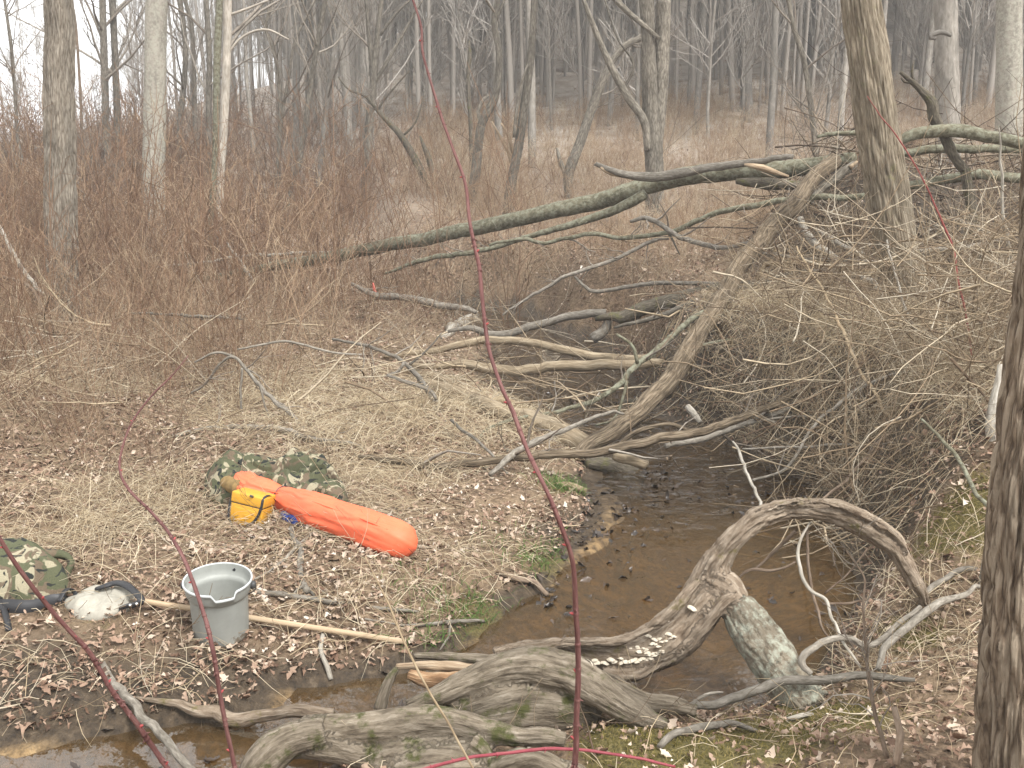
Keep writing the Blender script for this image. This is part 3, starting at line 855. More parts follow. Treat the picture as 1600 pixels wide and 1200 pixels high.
photo_tree('tree', 'faint straight trunk standing alone mid distance right of the double trunk', [(1166, 260), (1166, 130), (1166, 0)], [19, 18, 17], 30, 'far', top=12.75, limbs=8, crown_from=.5, seed=24, sides=14)
photo_tree('tree', 'thin crooked dark tree ending in the brush left of the leaning near trunk', [(1275, 245), (1268, 175), (1257, 98), (1240, 42), (1232, 0)], [10, 9, 9, 8, 7], 17, 'greybark', top=6.12, limbs=9, crown_from=.3, limb_len=(.6, 2), seed=25, sides=8, lowtwigs=8)
photo_tree('tree', 'near tree leaning left with shaggy ridged tan bark, growing on the right bank', [(1424, 545), (1419, 505), (1406, 417), (1391, 330), (1374, 225), (1359, 110), (1344, 0)], [78, 73, 68, 68, 69, 66, 62], 8.6, 'near', hero=200, furrow=.16, step=.022, top=9.52, limbs=8, crown_from=.5, seed=26, amp=.06, fscale=(22, 2.6))
photo_tree('tree', 'thick brown trunk with a knot behind the dark broken snag', [(1481, 300), (1481, 196), (1479, 100), (1477, 0)], [40, 38, 37, 36], 17, 'far', sides=24, top=13.5, limbs=7, crown_from=.5, seed=27, furrow=.08, step=.06,
           arms=[([(1462, 60), (1452, 57), (1470, 50), (1486, 56)], [6, 8, 8, 5], 16.6)])
photo_tree('tree', 'greenish grey trunk at the upper right near the frame edge', [(1574, 310), (1576, 200), (1577, 100), (1577, 0)], [42, 40, 38, 37], 15, 'smooth', sides=24, top=13.5, limbs=7, crown_from=.5, seed=28, step=.08)
photo_tree('tree', 'closest tree, brown furrowed trunk cut by the right edge of the picture', [(1592, 1290), (1591, 1150), (1606, 800), (1640, 480), (1652, 300), (1665, 60)], [132, 132, 124, 112, 108, 104], 2.55, 'edge', hero=200, furrow=.20, step=.010, top=6.8, limbs=7, crown_from=.6, seed=29, amp=.05, fscale=(60, 6))
photo_tree('snag', 'dark crooked snag with a broken hooked tip above the olive logs', [(1512, 285), (1503, 262), (1491, 245), (1474, 210), (1458, 182), (1456, 160), (1436, 138), (1420, 124), (1407, 113)], [17, 17, 17, 17, 20, 18, 11, 9, 6], 9.6, 'dark', limbs=0, seed=30, broken=True, furrow=.15, amp=.2, sides=12, step=.04,
           arms=[([(1432, 134), (1425, 116), (1428, 95)], [4, 4, 2], 9.6), ([(1428, 128), (1414, 128), (1408, 122)], [5, 5, 3], 9.6)])

# ------------------------------------------------------------------ the bare wood beyond: a few kinds, many trees
def forest_proto(seed, h, r, limbs, l0, limb_len, twig, lean, pale, forks=0):
    rng = np.random.default_rng(seed)
    K = 9
    P = np.zeros((1+forks, K, 3))
    z = np.linspace(0, 1, K)
    P[0, :, 2] = z*h
    P[0, :, :2] = np.cumsum(rng.normal(size=(K, 2))*h*.008, axis=0)*np.minimum(1, z*3)[:, None]
    P[0, :, 0] += lean*z*h
    Rd = np.zeros((1+forks, K)); Rd[0] = r*(1-.75*z)
    for f in range(forks):
        k0 = 2+f
        a = rng.uniform(0, 6.28)
        P[1+f] = P[0, k0]
        t = np.linspace(0, 1, K)
        P[1+f, :, 2] = P[0, k0, 2]+t*(h*.75-P[0, k0, 2])
        P[1+f, :, 0] += math.cos(a)*h*.12*t**.7
        P[1+f, :, 1] += math.sin(a)*h*.12*t**.7
        Rd[1+f] = Rd[0, k0]*.7*(1-.75*t)
    tm = MB(); tubes(tm, P, Rd, 7, rn=np.full(1+forks, .5), seed=seed)
    cm_ = MB()
    lp, lr = spawn(rng, P, Rd, limbs, l0, .98, limb_len, (.35, .95), 5, .3, .13, .45)
    tubes(cm_, lp, np.maximum(lr, .012), 4, rn=rng.random(len(lp)))
    tp, tr_ = spawn(rng, lp, lr, twig, .15, 1, (limb_len[0]*.4, limb_len[1]*.5), (.3, .85), 4, .35, .14, .6)
    tubes(cm_, tp, np.maximum(tr_, .0085), 3, rn=rng.random(len(tp)))
    sp, sr = spawn(rng, tp, tr_, 3, .2, 1, (.3, 1.0), (.3, .8), 3, .3, .12, .6)
    tubes(cm_, sp, np.maximum(sr, .006), 3, rn=rng.random(len(sp)))
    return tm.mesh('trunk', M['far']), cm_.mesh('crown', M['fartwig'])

KINDS = [
    ('forest_tree', 'tall straight bare trunk among the many on the wooded slope', 'tall bare trunks on the wooded slope', [(1, 13.5, .09, 30, .3, (1.5, 4.5), 5, .01, 0, 0), (2, 10, .06, 30, .25, (1.2, 4), 5, -.02, 0, 0), (3, 15, .11, 28, .35, (1.6, 5), 5, .0, 0, 0)], .42),
    ('forest_sapling', 'thin many twigged sapling of the understory on the slope', 'understory saplings on the wooded slope', [(4, 8, .05, 30, .1, (.9, 2.6), 5, .03, 0, 0), (5, 10, .065, 30, .12, (1, 3), 5, -.04, 0, 0), (6, 6.5, .04, 28, .08, (.8, 2.2), 5, .06, 0, 0)], .46),
    ('forked_tree', 'forked bare tree among the straight trunks of the slope', 'forked bare trees on the wooded slope', [(7, 9.5, .09, 18, .2, (1, 3.5), 5, .03, 0, 2), (8, 9, .08, 18, .2, (1, 3.2), 5, -.05, 0, 2)], .12),
]
rng = np.random.default_rng(77)
protos = []
for nm, lab, grp, specs, share in KINDS:
    for s in specs:
        protos.append((nm, lab, grp, forest_proto(*s), share/len(specs)))
pw = np.array([p[4] for p in protos]); pw /= pw.sum()
spots = []
tries = 0
while len(spots) < 255 and tries < 20000:
    tries += 1
    y = 25+62*rng.random()**1.1
    x = rng.uniform(-.58, .60)*y
    uu = x/y*1600+800
    dens = np.interp(uu, [-150, 120, 300, 420, 700, 1600], [.03, .03, .12, .5, .85, 1.0])
    if uu < 330 and y < 34: continue
    if rng.random() > dens: continue
    if any((x-a)**2+(y-b_)**2 < .8 for a, b_ in spots): continue
    spots.append((x, y))
for (x, y) in spots:
    nm, lab, grp, (tme, cme), _ = protos[rng.choice(len(protos), p=pw)]
    z = float(ground(np.array([x]), np.array([y]))[0])
    root = empty(nm, (x, y, z-.1), lab, 'tree', grp)
    s = rng.uniform(.8, 1.2)
    root.rotation_euler = (rng.normal()*.02, rng.normal()*.02, rng.uniform(0, 6.28))
    root.scale = (s, s, s*rng.uniform(.9, 1.1))
    for cn, me in (('trunk', tme), ('crown', cme)):
        c = bpy.data.objects.new(cn, me)
        COL.objects.link(c); c.parent = root

# the rest of the wood up the slope reads as one mass
rng = np.random.default_rng(78)
far_kinds = []
for k, (h, r, lm, l0, ll) in enumerate([(14, .065, 12, .45, (.8, 2.2)), (12, .05, 13, .4, (.8, 2)), (15, .085, 11, .5, (1, 2.6)), (8, .05, 36, .08, (.8, 2.4)), (10, .06, 36, .1, (.9, 2.8)), (6, .04, 34, .06, (.7, 2))]):
    P = np.zeros((1, 8, 3)); z = np.linspace(0, 1, 8); P[0, :, 2] = z*h
    P[0, :, :2] = np.cumsum(rng.normal(size=(8, 2))*h*.006, axis=0)*np.minimum(1, z*3)[:, None]
    Rd = (r*(1-.78*z))[None]
    m_ = MB(); tubes(m_, P, Rd, 6, rn=[.35])
    lp, lr = spawn(rng, P, Rd, lm, l0, .98, ll, (.3, .9), 5, .35, .12, .45)
    tubes(m_, lp, np.maximum(lr, .010), 3, rn=rng.random(len(lp)))
    tp, tr_ = spawn(rng, lp, lr, 6, .15, 1, (ll[0]*.4, ll[1]*.5), (.3, .8), 4, .4, .12, .6)
    tubes(m_, tp, np.maximum(tr_, .0085), 3, rn=rng.random(len(tp)))
    sp, sr = spawn(rng, tp, tr_, 3, .2, 1, (.3, 1.0), (.3, .8), 3, .4, .1, .6)
    tubes(m_, sp, np.maximum(sr, .0065), 3, rn=rng.random(len(sp)))
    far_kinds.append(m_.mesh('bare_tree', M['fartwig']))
N = 2700
y = 30+72*rng.random(N)
x = rng.uniform(-.6, .62, N)*y
uu = x/y*1600+800
keep = rng.random(N) < np.interp(uu, [-150, 200, 330, 430, 600, 1000, 1600], [.03, .03, .15, .45, .7, .9, 1])*np.where(uu < 350, y > 45, 1)
x, y = x[keep], y[keep]; N = len(x)
z = ground(x, y)
s = rng.uniform(.8, 1.2, N)
gn_scatter('far_woods', far_kinds, np.stack([x, y, z-.1], -1), np.stack([rng.normal(size=N)*.03, rng.normal(size=N)*.03, rng.uniform(0, 6.28, N)], -1), np.stack([s, s, s], -1),
           rng.choice(6, N, p=[.29, .29, .18, .09, .09, .06]), 'mass of bare grey trunks and twigs farther up the slope', 'woods')
# ------------------------------------------------------------------ fallen logs and branches
branch('fallen_log', 'longest olive barked log slanting up from the brush to the root heap', 'log', 'olive',
       [(290, 443), (345, 432), (420, 418), (520, 402), (640, 378), (760, 353), (860, 330), (960, 305), (1040, 283), (1110, 273), (1180, 268), (1260, 262), (1335, 248)], [7, 11, 15, 19, 21, 23, 25, 27, 29, 29, 30, 26, 20], (14.5, 12.2, 10.6), furrow=.03, amp=.08,
       parts=[('split_end', 'splitwood', [(1163, 257), (1190, 262), (1232, 276)], [4, 11, 5], 10.55), ('torn_underside', 'dark', [(1150, 283), (1200, 287), (1262, 290)], [10, 20, 14], 10.7)])
branch('broken_branch', 'grey broken branch with torn pale end resting on the longest log', 'branch', 'greystick', [(931, 256), (955, 268), (1000, 276), (1060, 270), (1120, 262), (1180, 252), (1240, 245)], [7, 11, 15, 16, 14, 12, 8], (11.2, 10.5), furrow=.2, amp=.2,
       parts=[('torn_end', 'splitwood', [(938, 262), (955, 271), (975, 276)], [4, 8, 5], 11.15)], arms=[([(960, 270), (945, 262), (928, 257)], [6, 5, 3], 11.2)])
branch('fallen_branch', 'olive fork splitting from under the longest log and drooping left', 'branch', 'olive', [(1008, 303), (970, 325), (908, 345), (850, 364), (796, 380), (720, 397), (642, 413), (600, 428)], [17, 15, 12, 9, 8, 8, 7, 3], (11.1, 12.2), arms=[([(915, 342), (905, 350), (900, 345)], [12, 8, 3], 11.3)], twigs=5)
branch('fallen_branch', 'thin wavy grey branch below the longest log, ending beside the near tree', 'branch', 'olive', [(765, 383), (825, 376), (852, 380), (919, 367), (971, 373), (1040, 364), (1090, 346), (1138, 329), (1201, 317), (1271, 310), (1358, 305)], [4, 6, 6, 7, 7, 8, 9, 9, 10, 10, 10], (11.2, 9.4), twigs=7)
branch('fallen_branch', 'curved grey branch with upturned left tip meeting the leaning trunk', 'branch', 'greystick', [(985, 346), (1006, 345), (1040, 360), (1075, 376), (1138, 385), (1192, 375)], [5, 8, 8, 8, 8, 7], (10.6, 9.4), twigs=4, arms=[([(1045, 364), (1055, 380), (1062, 398)], [5, 3, 2], 10.4)])
branch('fallen_branch', 'long thin bare branch falling left from the curved one toward the stream', 'branch', 'greystick', [(1045, 372), (992, 390), (926, 420), (898, 432), (850, 452), (810, 474), (785, 492)], [6, 6, 6, 6, 5, 4, 2], (10.4, 10.6), twigs=6,
       arms=[([(898, 432), (915, 448), (933, 456), (985, 446), (1040, 444), (1131, 444), (1180, 440), (1250, 427), (1288, 423)], [4, 5, 6, 7, 7, 7, 7, 6, 4], (10.5, 9.3))])
branch('leaning_log', 'muddy trunk leaning right across the stream up to the root heap', 'log', 'leaner', [(905, 712), (945, 680), (975, 656), (1027, 614), (1060, 565), (1080, 532), (1120, 478), (1162, 411), (1208, 350), (1250, 304), (1304, 250)], [22, 28, 31, 33, 33, 32, 31, 30, 29, 28, 25], (6.75, 9.9), furrow=.14, amp=.1, sides=26, step=.03, fscale=(34, 4))
branch('broken_limb', 'short stub with torn pale tip beside the top of the leaning trunk', 'limb', 'greybark', [(1262, 318), (1285, 297), (1310, 277), (1336, 256)], [13, 15, 15, 12], (9.8, 9.9), furrow=.12, parts=[('torn_tip', 'splitwood', [(1328, 262), (1340, 252)], [9, 4], 9.85)])
branch('fallen_log', 'curvy log over the stream, pale at its left and dark at its right', 'log', 'greystick', [(700, 518), (735, 512), (765, 519), (800, 520), (835, 511), (870, 502), (905, 495), (947, 489)], [5, 9, 12, 13, 13, 13, 14, 13], (10.2, 9.9), furrow=.1,
       parts=[('dark_limb', 'dark', [(930, 498), (955, 494), (975, 496), (1010, 481), (1080, 462), (1145, 444)], [10, 16, 22, 24, 22, 16], (9.9, 9.5))], arms=[([(952, 497), (945, 515), (925, 530)], [14, 16, 18], (9.9, 9.9))])
branch('wood_chunk', 'bleached chunk of split wood at the left end of the curvy log', 'wood', 'whitestick', [(690, 528), (708, 515), (730, 500), (745, 490)], [9, 17, 18, 10], 'g', furrow=.2, amp=.2)
branch('bare_log', 'upper arched barkless tan log lying across the stream', 'log', 'tanlog', [(600, 558), (640, 552), (677, 549), (730, 539), (772, 532), (835, 535), (887, 547), (940, 557), (992, 563), (1045, 561), (1130, 572)], [7, 9, 10, 12, 13, 13, 14, 14, 13, 15, 12], (9.9, 9.2), amp=.1, sides=12)
branch('bare_log', 'lower thicker barkless tan log lying across the stream', 'log', 'tanlog', [(640, 569), (695, 570), (730, 567), (782, 577), (817, 580), (870, 574), (922, 571), (985, 569), (1040, 567)], [8, 11, 15, 16, 17, 17, 17, 16, 13], (9.3, 8.9), amp=.1, sides=12)
branch('bare_log', 'thick tan log lying down the left bank into the stream', 'log', 'tanlog', [(660, 600), (700, 612), (735, 625), (770, 640), (800, 647), (835, 656), (870, 670), (905, 689), (935, 703)], [18, 22, 24, 25, 27, 30, 32, 33, 30], 'g', amp=.12, sides=16, lift=.75, furrow=.04)
branch('bare_log', 'pale half buried log just upstream of the thick tan log', 'log', 'tanlog', [(635, 580), (665, 588), (695, 597), (715, 607)], [12, 16, 16, 8], 'g', lift=.6)
branch('stick', 'slim tan stick parallel above the thick bank log', 'stick', 'tanstick', [(735, 622), (772, 628), (800, 630), (835, 640)], [6, 9, 8, 5], 'g', lift=1.5)
branch('sunken_log', 'dark mossy log end lying in the shallow water below the leaning trunk', 'log', 'dark', [(915, 722), (945, 728), (975, 737), (1005, 750)], [20, 28, 30, 22], 'g', lift=.6, amp=.2, furrow=.15)
branch('log_end', 'sawn looking tan log stub sticking out above the mossy sunken log', 'log', 'tanlog', [(960, 713), (985, 719), (1010, 727)], [14, 16, 16], (6.45, 6.3), sides=14)
branch('fallen_branch', 'horizontal branch crossing in front of the leaning trunk, brown at its left', 'branch', 'leaner', [(560, 715), (607, 721), (667, 728), (716, 728), (775, 721), (821, 715), (870, 711), (922, 710), (975, 703), (1027, 688), (1066, 681), (1110, 666), (1180, 648), (1250, 617), (1320, 586)], [6, 10, 12, 12, 12, 12, 13, 14, 15, 16, 15, 14, 12, 9, 4], (6.35, 6.2, 6.3, 7.2), twigs=6, arms=[([(960, 703), (1000, 675), (1045, 665), (1075, 672)], [7, 8, 7, 6], 6.5)])
branch('fallen_branch', 'grey branch propped across the horizontal one, pointing up to the right', 'branch', 'greystick', [(765, 742), (790, 720), (817, 701), (870, 677), (933, 656), (975, 647)], [7, 10, 10, 8, 6, 4], (5.95, 7.0), twigs=2)
branch('fallen_branch', 'forked weathered branch running down the leafy bank to the horizontal branch', 'branch', 'greystick', [(520, 530), (572, 540), (618, 557), (635, 568), (670, 607), (690, 637), (705, 656), (733, 672), (765, 688), (800, 706)], [4, 5, 6, 7, 9, 9, 10, 11, 9, 6], (8.6, 8.0, 6.7), twigs=8,
       arms=[([(705, 656), (725, 674), (747, 691), (793, 740)], [5, 5, 5, 3], (6.9, 6.2)), ([(604, 586), (635, 596), (670, 610), (682, 625)], [4, 6, 6, 5], 7.5), ([(632, 566), (622, 580), (604, 586)], [5, 5, 3], 7.8), ([(640, 570), (665, 548), (690, 520)], [4, 3, 2], 8.0)])
branch('fallen_branch', 'olive branch rising steeply right in front of the tan logs', 'branch', 'olive', [(745, 690), (772, 672), (860, 645), (940, 621), (971, 602), (1000, 570), (1038, 540), (1080, 502), (1135, 462)], [3, 5, 6, 8, 9, 10, 10, 9, 6], (6.9, 7.6, 8.6), twigs=6,
       arms=[([(996, 568), (985, 540), (963, 522)], [6, 5, 4], 7.7), ([(980, 595), (960, 650), (930, 665)], [5, 4, 3], 7.3)])
branch('sunken_branch', 'dark wet branch lying flat in the stream behind the tan bank log', 'branch', 'dark', [(840, 628), (880, 634), (940, 630), (990, 628), (1050, 615)], [6, 10, 9, 9, 6], 'g', lift=1.2)
branch('stick', 'flagged pale log end lying in the brush left of the stream', 'log', 'greystick', [(548, 443), (590, 460), (635, 467), (695, 479), (744, 488)], [5, 10, 11, 11, 7], (12.2, 11.6), twigs=2,
       parts=[('pink_flagging', 'flag', [(583, 442), (584, 450), (588, 459)], [2, 5, 3], 12.1)])
# right bank
branch('bare_branch', 'yellowish barkless branch passing behind the near leaning tree', 'branch', 'tanstick', [(1180, 446), (1196, 420), (1204, 412), (1250, 411), (1285, 413), (1355, 424), (1442, 430), (1495, 442), (1565, 463)], [4, 7, 9, 9, 9, 10, 10, 10, 6], (9.4, 9.6), arms=[([(1232, 407), (1220, 400), (1208, 385), (1205, 365)], [7, 7, 6, 3], 9.5)])
branch('stick', 'bleached forked stick below the root heap left of the near tree', 'stick', 'whitestick', [(1250, 339), (1267, 368), (1285, 392), (1308, 405)], [9, 12, 12, 8], (9.6, 9.3), arms=[([(1271, 357), (1320, 385), (1350, 397)], [7, 8, 6], 9.4)])
branch('stick', 'thin grey stick level with the yellowish branch and just above it', 'stick', 'greystick', [(1173, 393), (1250, 404), (1320, 407), (1370, 409)], [4, 5, 5, 4], (9.2, 9.0), twigs=2)
branch('stick', 'bleached bent stick tucked against the left side of the near tree', 'stick', 'whitestick', [(1346, 434), (1362, 446), (1372, 460), (1384, 474)], [7, 10, 10, 6], 8.4)
branch('fallen_branch', 'dark thin branch joining the leaning trunk from the left at mid height', 'branch', 'greybark', [(960, 512), (1000, 505), (1040, 494), (1092, 470), (1155, 449), (1215, 432)], [4, 7, 9, 9, 8, 4], (9.5, 9.0), twigs=4)
branch('fallen_log', 'topmost arched olive log right of the near tree', 'log', 'olive', [(1405, 222), (1425, 214), (1460, 207), (1505, 207), (1547, 217), (1620, 230)], [14, 18, 20, 21, 20, 18], (9.5, 9.4))
branch('fallen_log', 'straight olive log just under the arched topmost log', 'log', 'olive', [(1400, 241), (1460, 234), (1530, 232), (1620, 233)], [11, 13, 13, 12], (9.9, 9.9))
branch('fallen_log', 'level olive log lying on the earth heap right of the near tree', 'log', 'olive', [(1395, 290), (1420, 287), (1477, 280), (1530, 275), (1625, 277)], [13, 14, 15, 16, 15], (9.8, 9.7), twigs=3)
branch('stick', 'short pale stub sticking out left behind the top of the near tree', 'stick', 'olive', [(1277, 214), (1300, 212), (1334, 211), (1370, 209)], [5, 7, 8, 8], 10.2)
branch('stick', 'grey stick lying on the slope below the earth heap', 'stick', 'greystick', [(1432, 393), (1475, 390), (1512, 385), (1575, 372)], [7, 9, 8, 6], (9.2, 9.3))
branch('stick', 'short grey stick angled down across the brown slope', 'stick', 'greystick', [(1478, 342), (1505, 349), (1530, 357), (1548, 366)], [5, 7, 6, 4], 9.3)
branch('sapling', 'pale straight sapling stem upright at the far right', 'sapling', 'whitestick', [(1590, 450), (1582, 413), (1572, 315), (1566, 250), (1561, 200)], [7, 6, 5, 4, 2], 7.8)
branch('stick', 'long thin tan stem slanting down through the brush pile left of the near tree', 'stick', 'tanstick', [(1245, 385), (1292, 467), (1330, 540), (1365, 600), (1390, 649), (1414, 670), (1470, 694), (1505, 722), (1558, 785)], [3, 4, 5, 5, 6, 7, 8, 8, 7], (7.6, 6.0, 5.0), twigs=5, tl=(.1, .35))
branch('stick', 'pale thin stem hanging in front of the near tree trunk', 'stick', 'whitestick', [(1386, 375), (1414, 481), (1442, 540), (1467, 582), (1495, 616), (1495, 672)], [3, 4, 5, 6, 6, 4], (7.2, 6.4), twigs=3, tl=(.1, .35))
branch('stick', 'arched grey stem rising from the water edge up over the brush pile', 'stick', 'greystick', [(1176, 750), (1232, 729), (1267, 670), (1302, 635), (1330, 610), (1365, 593), (1407, 579), (1442, 582), (1480, 598)], [4, 5, 5, 6, 6, 6, 6, 5, 4], (6.0, 6.4), twigs=4, tl=(.1, .4))
branch('stick', 'long greenish twig lying level across the upper brush pile', 'stick', 'olive', [(1089, 541), (1145, 533), (1208, 532), (1285, 528), (1360, 518)], [4, 5, 5, 5, 4], (8.0, 8.0), twigs=3, tl=(.1, .4))
branch('stick', 'brown stick fanning up right from above the driftwood arch', 'stick', 'brownstick', [(1281, 785), (1320, 757), (1355, 717), (1390, 682), (1477, 640), (1540, 600)], [4, 5, 5, 5, 4, 3], (5.2, 6.0), twigs=3, tl=(.1, .3))
branch('stick', 'pale stick standing in the stream, tip toward the brush', 'stick', 'whitestick', [(1145, 690), (1159, 712), (1176, 757), (1191, 802)], [3, 5, 5, 5], (6.0, 5.0))
branch('stick', 'thin level stick over the dark undercut of the right bank', 'stick', 'greystick', [(1160, 702), (1250, 699), (1330, 697), (1400, 705)], [3, 4, 4, 3], (6.2, 6.0))
branch('stick', 'olive stick sloping down to the closest trunk at the right', 'stick', 'olive', [(1440, 655), (1481, 698), (1512, 740), (1545, 792)], [4, 6, 7, 7], (4.8, 4.0))
branch('stick', 'pale rod slanting up right from the brush pile to the closest trunk', 'stick', 'whitestick', [(1400, 700), (1446, 664), (1495, 627), (1540, 600)], [4, 5, 5, 4], (5.6, 5.4))
branch('bleached_log', 'pale greenish log standing behind the closest trunk at the right edge', 'log', 'whitestick', [(1562, 775), (1552, 735), (1548, 705), (1544, 668), (1556, 620), (1566, 570)], [22, 24, 24, 26, 26, 14], (4.6, 4.9), amp=.2, sides=16, furrow=.06, twigs=2, tl=(.1, .3))
branch('stub', 'short white broken stub by the foot of the leaning trunk', 'stub', 'whitestick', [(1074, 634), (1082, 645), (1094, 660)], [10, 13, 9], (7.2, 7.1), furrow=.2)
branch('fallen_branch', 'bundle like grey branch sloping from the stream up into the brush pile', 'branch', 'greystick', [(1040, 697), (1090, 690), (1150, 672), (1200, 650), (1230, 636), (1290, 600), (1350, 570), (1400, 545)], [8, 9, 9, 8, 8, 7, 6, 4], (6.5, 7.4), twigs=6, arms=[([(1180, 655), (1240, 615), (1310, 560), (1370, 530)], [6, 6, 5, 3], (6.8, 7.6)), ([(1150, 668), (1210, 655), (1270, 650)], [5, 4, 3], 6.8)])
# left brush and bank
branch('stick', 'grey log lying on the leaves just behind the camouflage jacket', 'stick', 'greystick', [(270, 682), (315, 671), (385, 666), (437, 671), (490, 687), (570, 699)], [5, 8, 9, 9, 7, 4], 'g', lift=1.0, twigs=2)
branch('arched_branch', 'weathered arched branch bending over the leaves behind the jacket', 'branch', 'greystick', [(297, 615), (320, 596), (340, 565), (364, 558), (402, 593), (437, 631), (469, 663), (500, 693)], [3, 4, 4, 5, 6, 7, 7, 5], (7.6, 7.4, 6.8), twigs=7,
       arms=[([(304, 566), (332, 553), (364, 557)], [3, 4, 5], 7.6), ([(371, 546), (410, 540), (448, 537), (507, 549), (565, 554)], [3, 4, 4, 4, 3], 7.9), ([(378, 575), (373, 617), (378, 682)], [4, 4, 3], 7.3), ([(403, 596), (413, 642), (425, 660)], [4, 3, 2], 7.2)])
branch('stick', 'pale bleached stick leaning against the foot of the furrowed tree', 'stick', 'whitestick', [(-12, 330), (17, 392), (42, 427), (68, 460)], [5, 7, 7, 6], 10.8)
branch('stick', 'pale leaning stick stuck in the brush below the slender olive stem', 'stick', 'whitestick', [(355, 378), (376, 408), (399, 446)], [3, 5, 4], 13)
branch('stick', 'thin pale pole lying level above the left end of the longest log', 'stick', 'whitestick', [(240, 418), (300, 410), (380, 402), (455, 398), (520, 395)], [3, 4, 5, 5, 3], 14.2)
branch('stick', 'level grey stick deep in the reddish brush', 'stick', 'greystick', [(205, 490), (280, 493), (336, 493), (380, 499)], [3, 5, 5, 3], 9.4, twigs=2)
branch('stick', 'brown bent stick at the left edge below the furrowed tree', 'stick', 'brownstick', [(-10, 432), (35, 442), (63, 467), (77, 505), (84, 540)], [5, 6, 5, 5, 3], 9.8)
branch('stick', 'grey stick with root like end upright on the leaves right of the bucket', 'stick', 'greystick', [(455, 825), (466, 843), (474, 862), (475, 890), (480, 924)], [8, 9, 10, 11, 11], 'g', lift=1.1, arms=[([(478, 912), (466, 920), (458, 930)], [6, 5, 3], 'g'), ([(480, 918), (487, 924), (492, 932)], [6, 5, 3], 'g')])
branch('stick', 'thin grey stick leaning from the orange bag toward the bucket', 'stick', 'greystick', [(502, 826), (455, 863), (425, 884), (398, 905)], [4, 5, 4, 3], 'g', lift=2.5)
branch('stick', 'grey tan pole lying right of the bucket, higher of two', 'stick', 'greystick', [(395, 924), (430, 928), (467, 933), (530, 942), (590, 949), (655, 956)], [9, 9, 9, 8, 6, 4], 'g', lift=1.0)
branch('stick', 'pale broken stick standing at the muddy edge below the pole', 'stick', 'whitestick', [(505, 990), (508, 1015), (514, 1040), (517, 1062)], [8, 8, 9, 8], 'g', lift=1.2, furrow=.2)
branch('stick', 'forked grey twig lying on the bright green grass at the water', 'stick', 'greystick', [(570, 967), (642, 979), (712, 972), (756, 971)], [3, 5, 6, 5], 'g', lift=2.2, arms=[([(703, 977), (697, 998), (687, 1016)], [4, 4, 3], 'g')])
branch('stick', 'rotten stick on the bank pointing down into the brown water', 'stick', 'brownstick', [(776, 893), (800, 903), (835, 910), (856, 930)], [9, 11, 10, 8], 'g', lift=1.0, furrow=.1)
branch('stick', 'short tan stick at the water edge under the sunken log', 'stick', 'tanstick', [(872, 757), (895, 762), (915, 768)], [8, 12, 10], 'g', lift=1.0)
branch('stick', 'grey curved stick running down from the leaves over the left puddle', 'stick', 'greystick', [(158, 1000), (154, 1021), (164, 1053), (182, 1081), (210, 1112), (238, 1145), (266, 1168), (300, 1205)], [10, 13, 14, 14, 14, 14, 14, 14], (3.98, 3.85, 3.7, 3.55, 3.42, 3.3, 3.2, 3.1), amp=.08)
branch('drift_branch', 'long grey driftwood limb lying over the left puddle to the root mass', 'branch', 'arch', [(208, 1090), (262, 1102), (315, 1116), (367, 1124), (413, 1117), (455, 1110), (520, 1120)], [5, 14, 22, 24, 20, 22, 26], (3.55, 3.45, 3.4), furrow=.15, amp=.15, sides=18, step=.02)
# right foreground
branch('drift_branch', 'smooth grey limb reaching from the root mass under the driftwood arch', 'branch', 'greystick', [(1070, 1106), (1085, 1098), (1134, 1090), (1180, 1074), (1229, 1060), (1285, 1057), (1344, 1054), (1390, 1057), (1430, 1062)], [10, 13, 15, 15, 14, 14, 13, 11, 6], (3.35, 3.42, 3.3), amp=.1, arms=[([(1078, 1100), (1110, 1085), (1130, 1082)], [5, 5, 3], 3.4)])
branch('drift_branch', 'wavy grey root winding right of the lichen covered leg', 'branch', 'greystick', [(1268, 1053), (1252, 1040), (1253, 1024), (1278, 1007), (1320, 998), (1355, 1007), (1390, 990), (1415, 968), (1438, 948)], [8, 11, 12, 11, 10, 10, 9, 8, 7], (3.42, 3.6, 3.85), amp=.1)
branch('drift_branch', 'thick grey stick propped on the grassy bank at the arch end', 'branch', 'greystick', [(1372, 1045), (1395, 1010), (1425, 980), (1455, 955), (1475, 944), (1540, 915)], [9, 12, 13, 13, 11, 5], (3.35, 3.9), amp=.12)
branch('stick', 'grey stick from the arch end up to the mossy slope', 'stick', 'greystick', [(1432, 945), (1455, 925), (1477, 910), (1502, 896), (1545, 893)], [7, 9, 9, 9, 8], (3.95, 4.1), arms=[([(1540, 865), (1537, 920), (1526, 940), (1510, 955)], [7, 9, 9, 8], 4.0)])
branch('stick', 'short grey stick half sunk in the moss at the lower right', 'stick', 'greystick', [(1030, 1168), (1048, 1158), (1075, 1150), (1113, 1141), (1150, 1138), (1182, 1142)], [10, 12, 12, 12, 10, 6], 'g', lift=1.0, amp=.15)
branch('stick', 'small bleached stick on the moss at the foot of the lichen leg', 'stick', 'whitestick', [(1229, 1124), (1250, 1121), (1270, 1116)], [6, 8, 5], 'g', lift=1.0)
branch('sapling', 'bare dark sapling standing on the leaves left of the closest trunk', 'sapling', 'brownstick', [(1386, 1185), (1372, 1130), (1358, 1074), (1350, 1030), (1344, 960), (1342, 900), (1322, 860)], [8, 7, 6, 5, 4, 3, 2], (2.75, 3.0), twigs=12, tl=(.12, .35))
branch('stick', 'reddish broken stem upright beside the bare dark sapling', 'stick', 'brownstick', [(1400, 1195), (1400, 1160), (1397, 1105)], [12, 13, 10], (2.7, 2.8), furrow=.1)
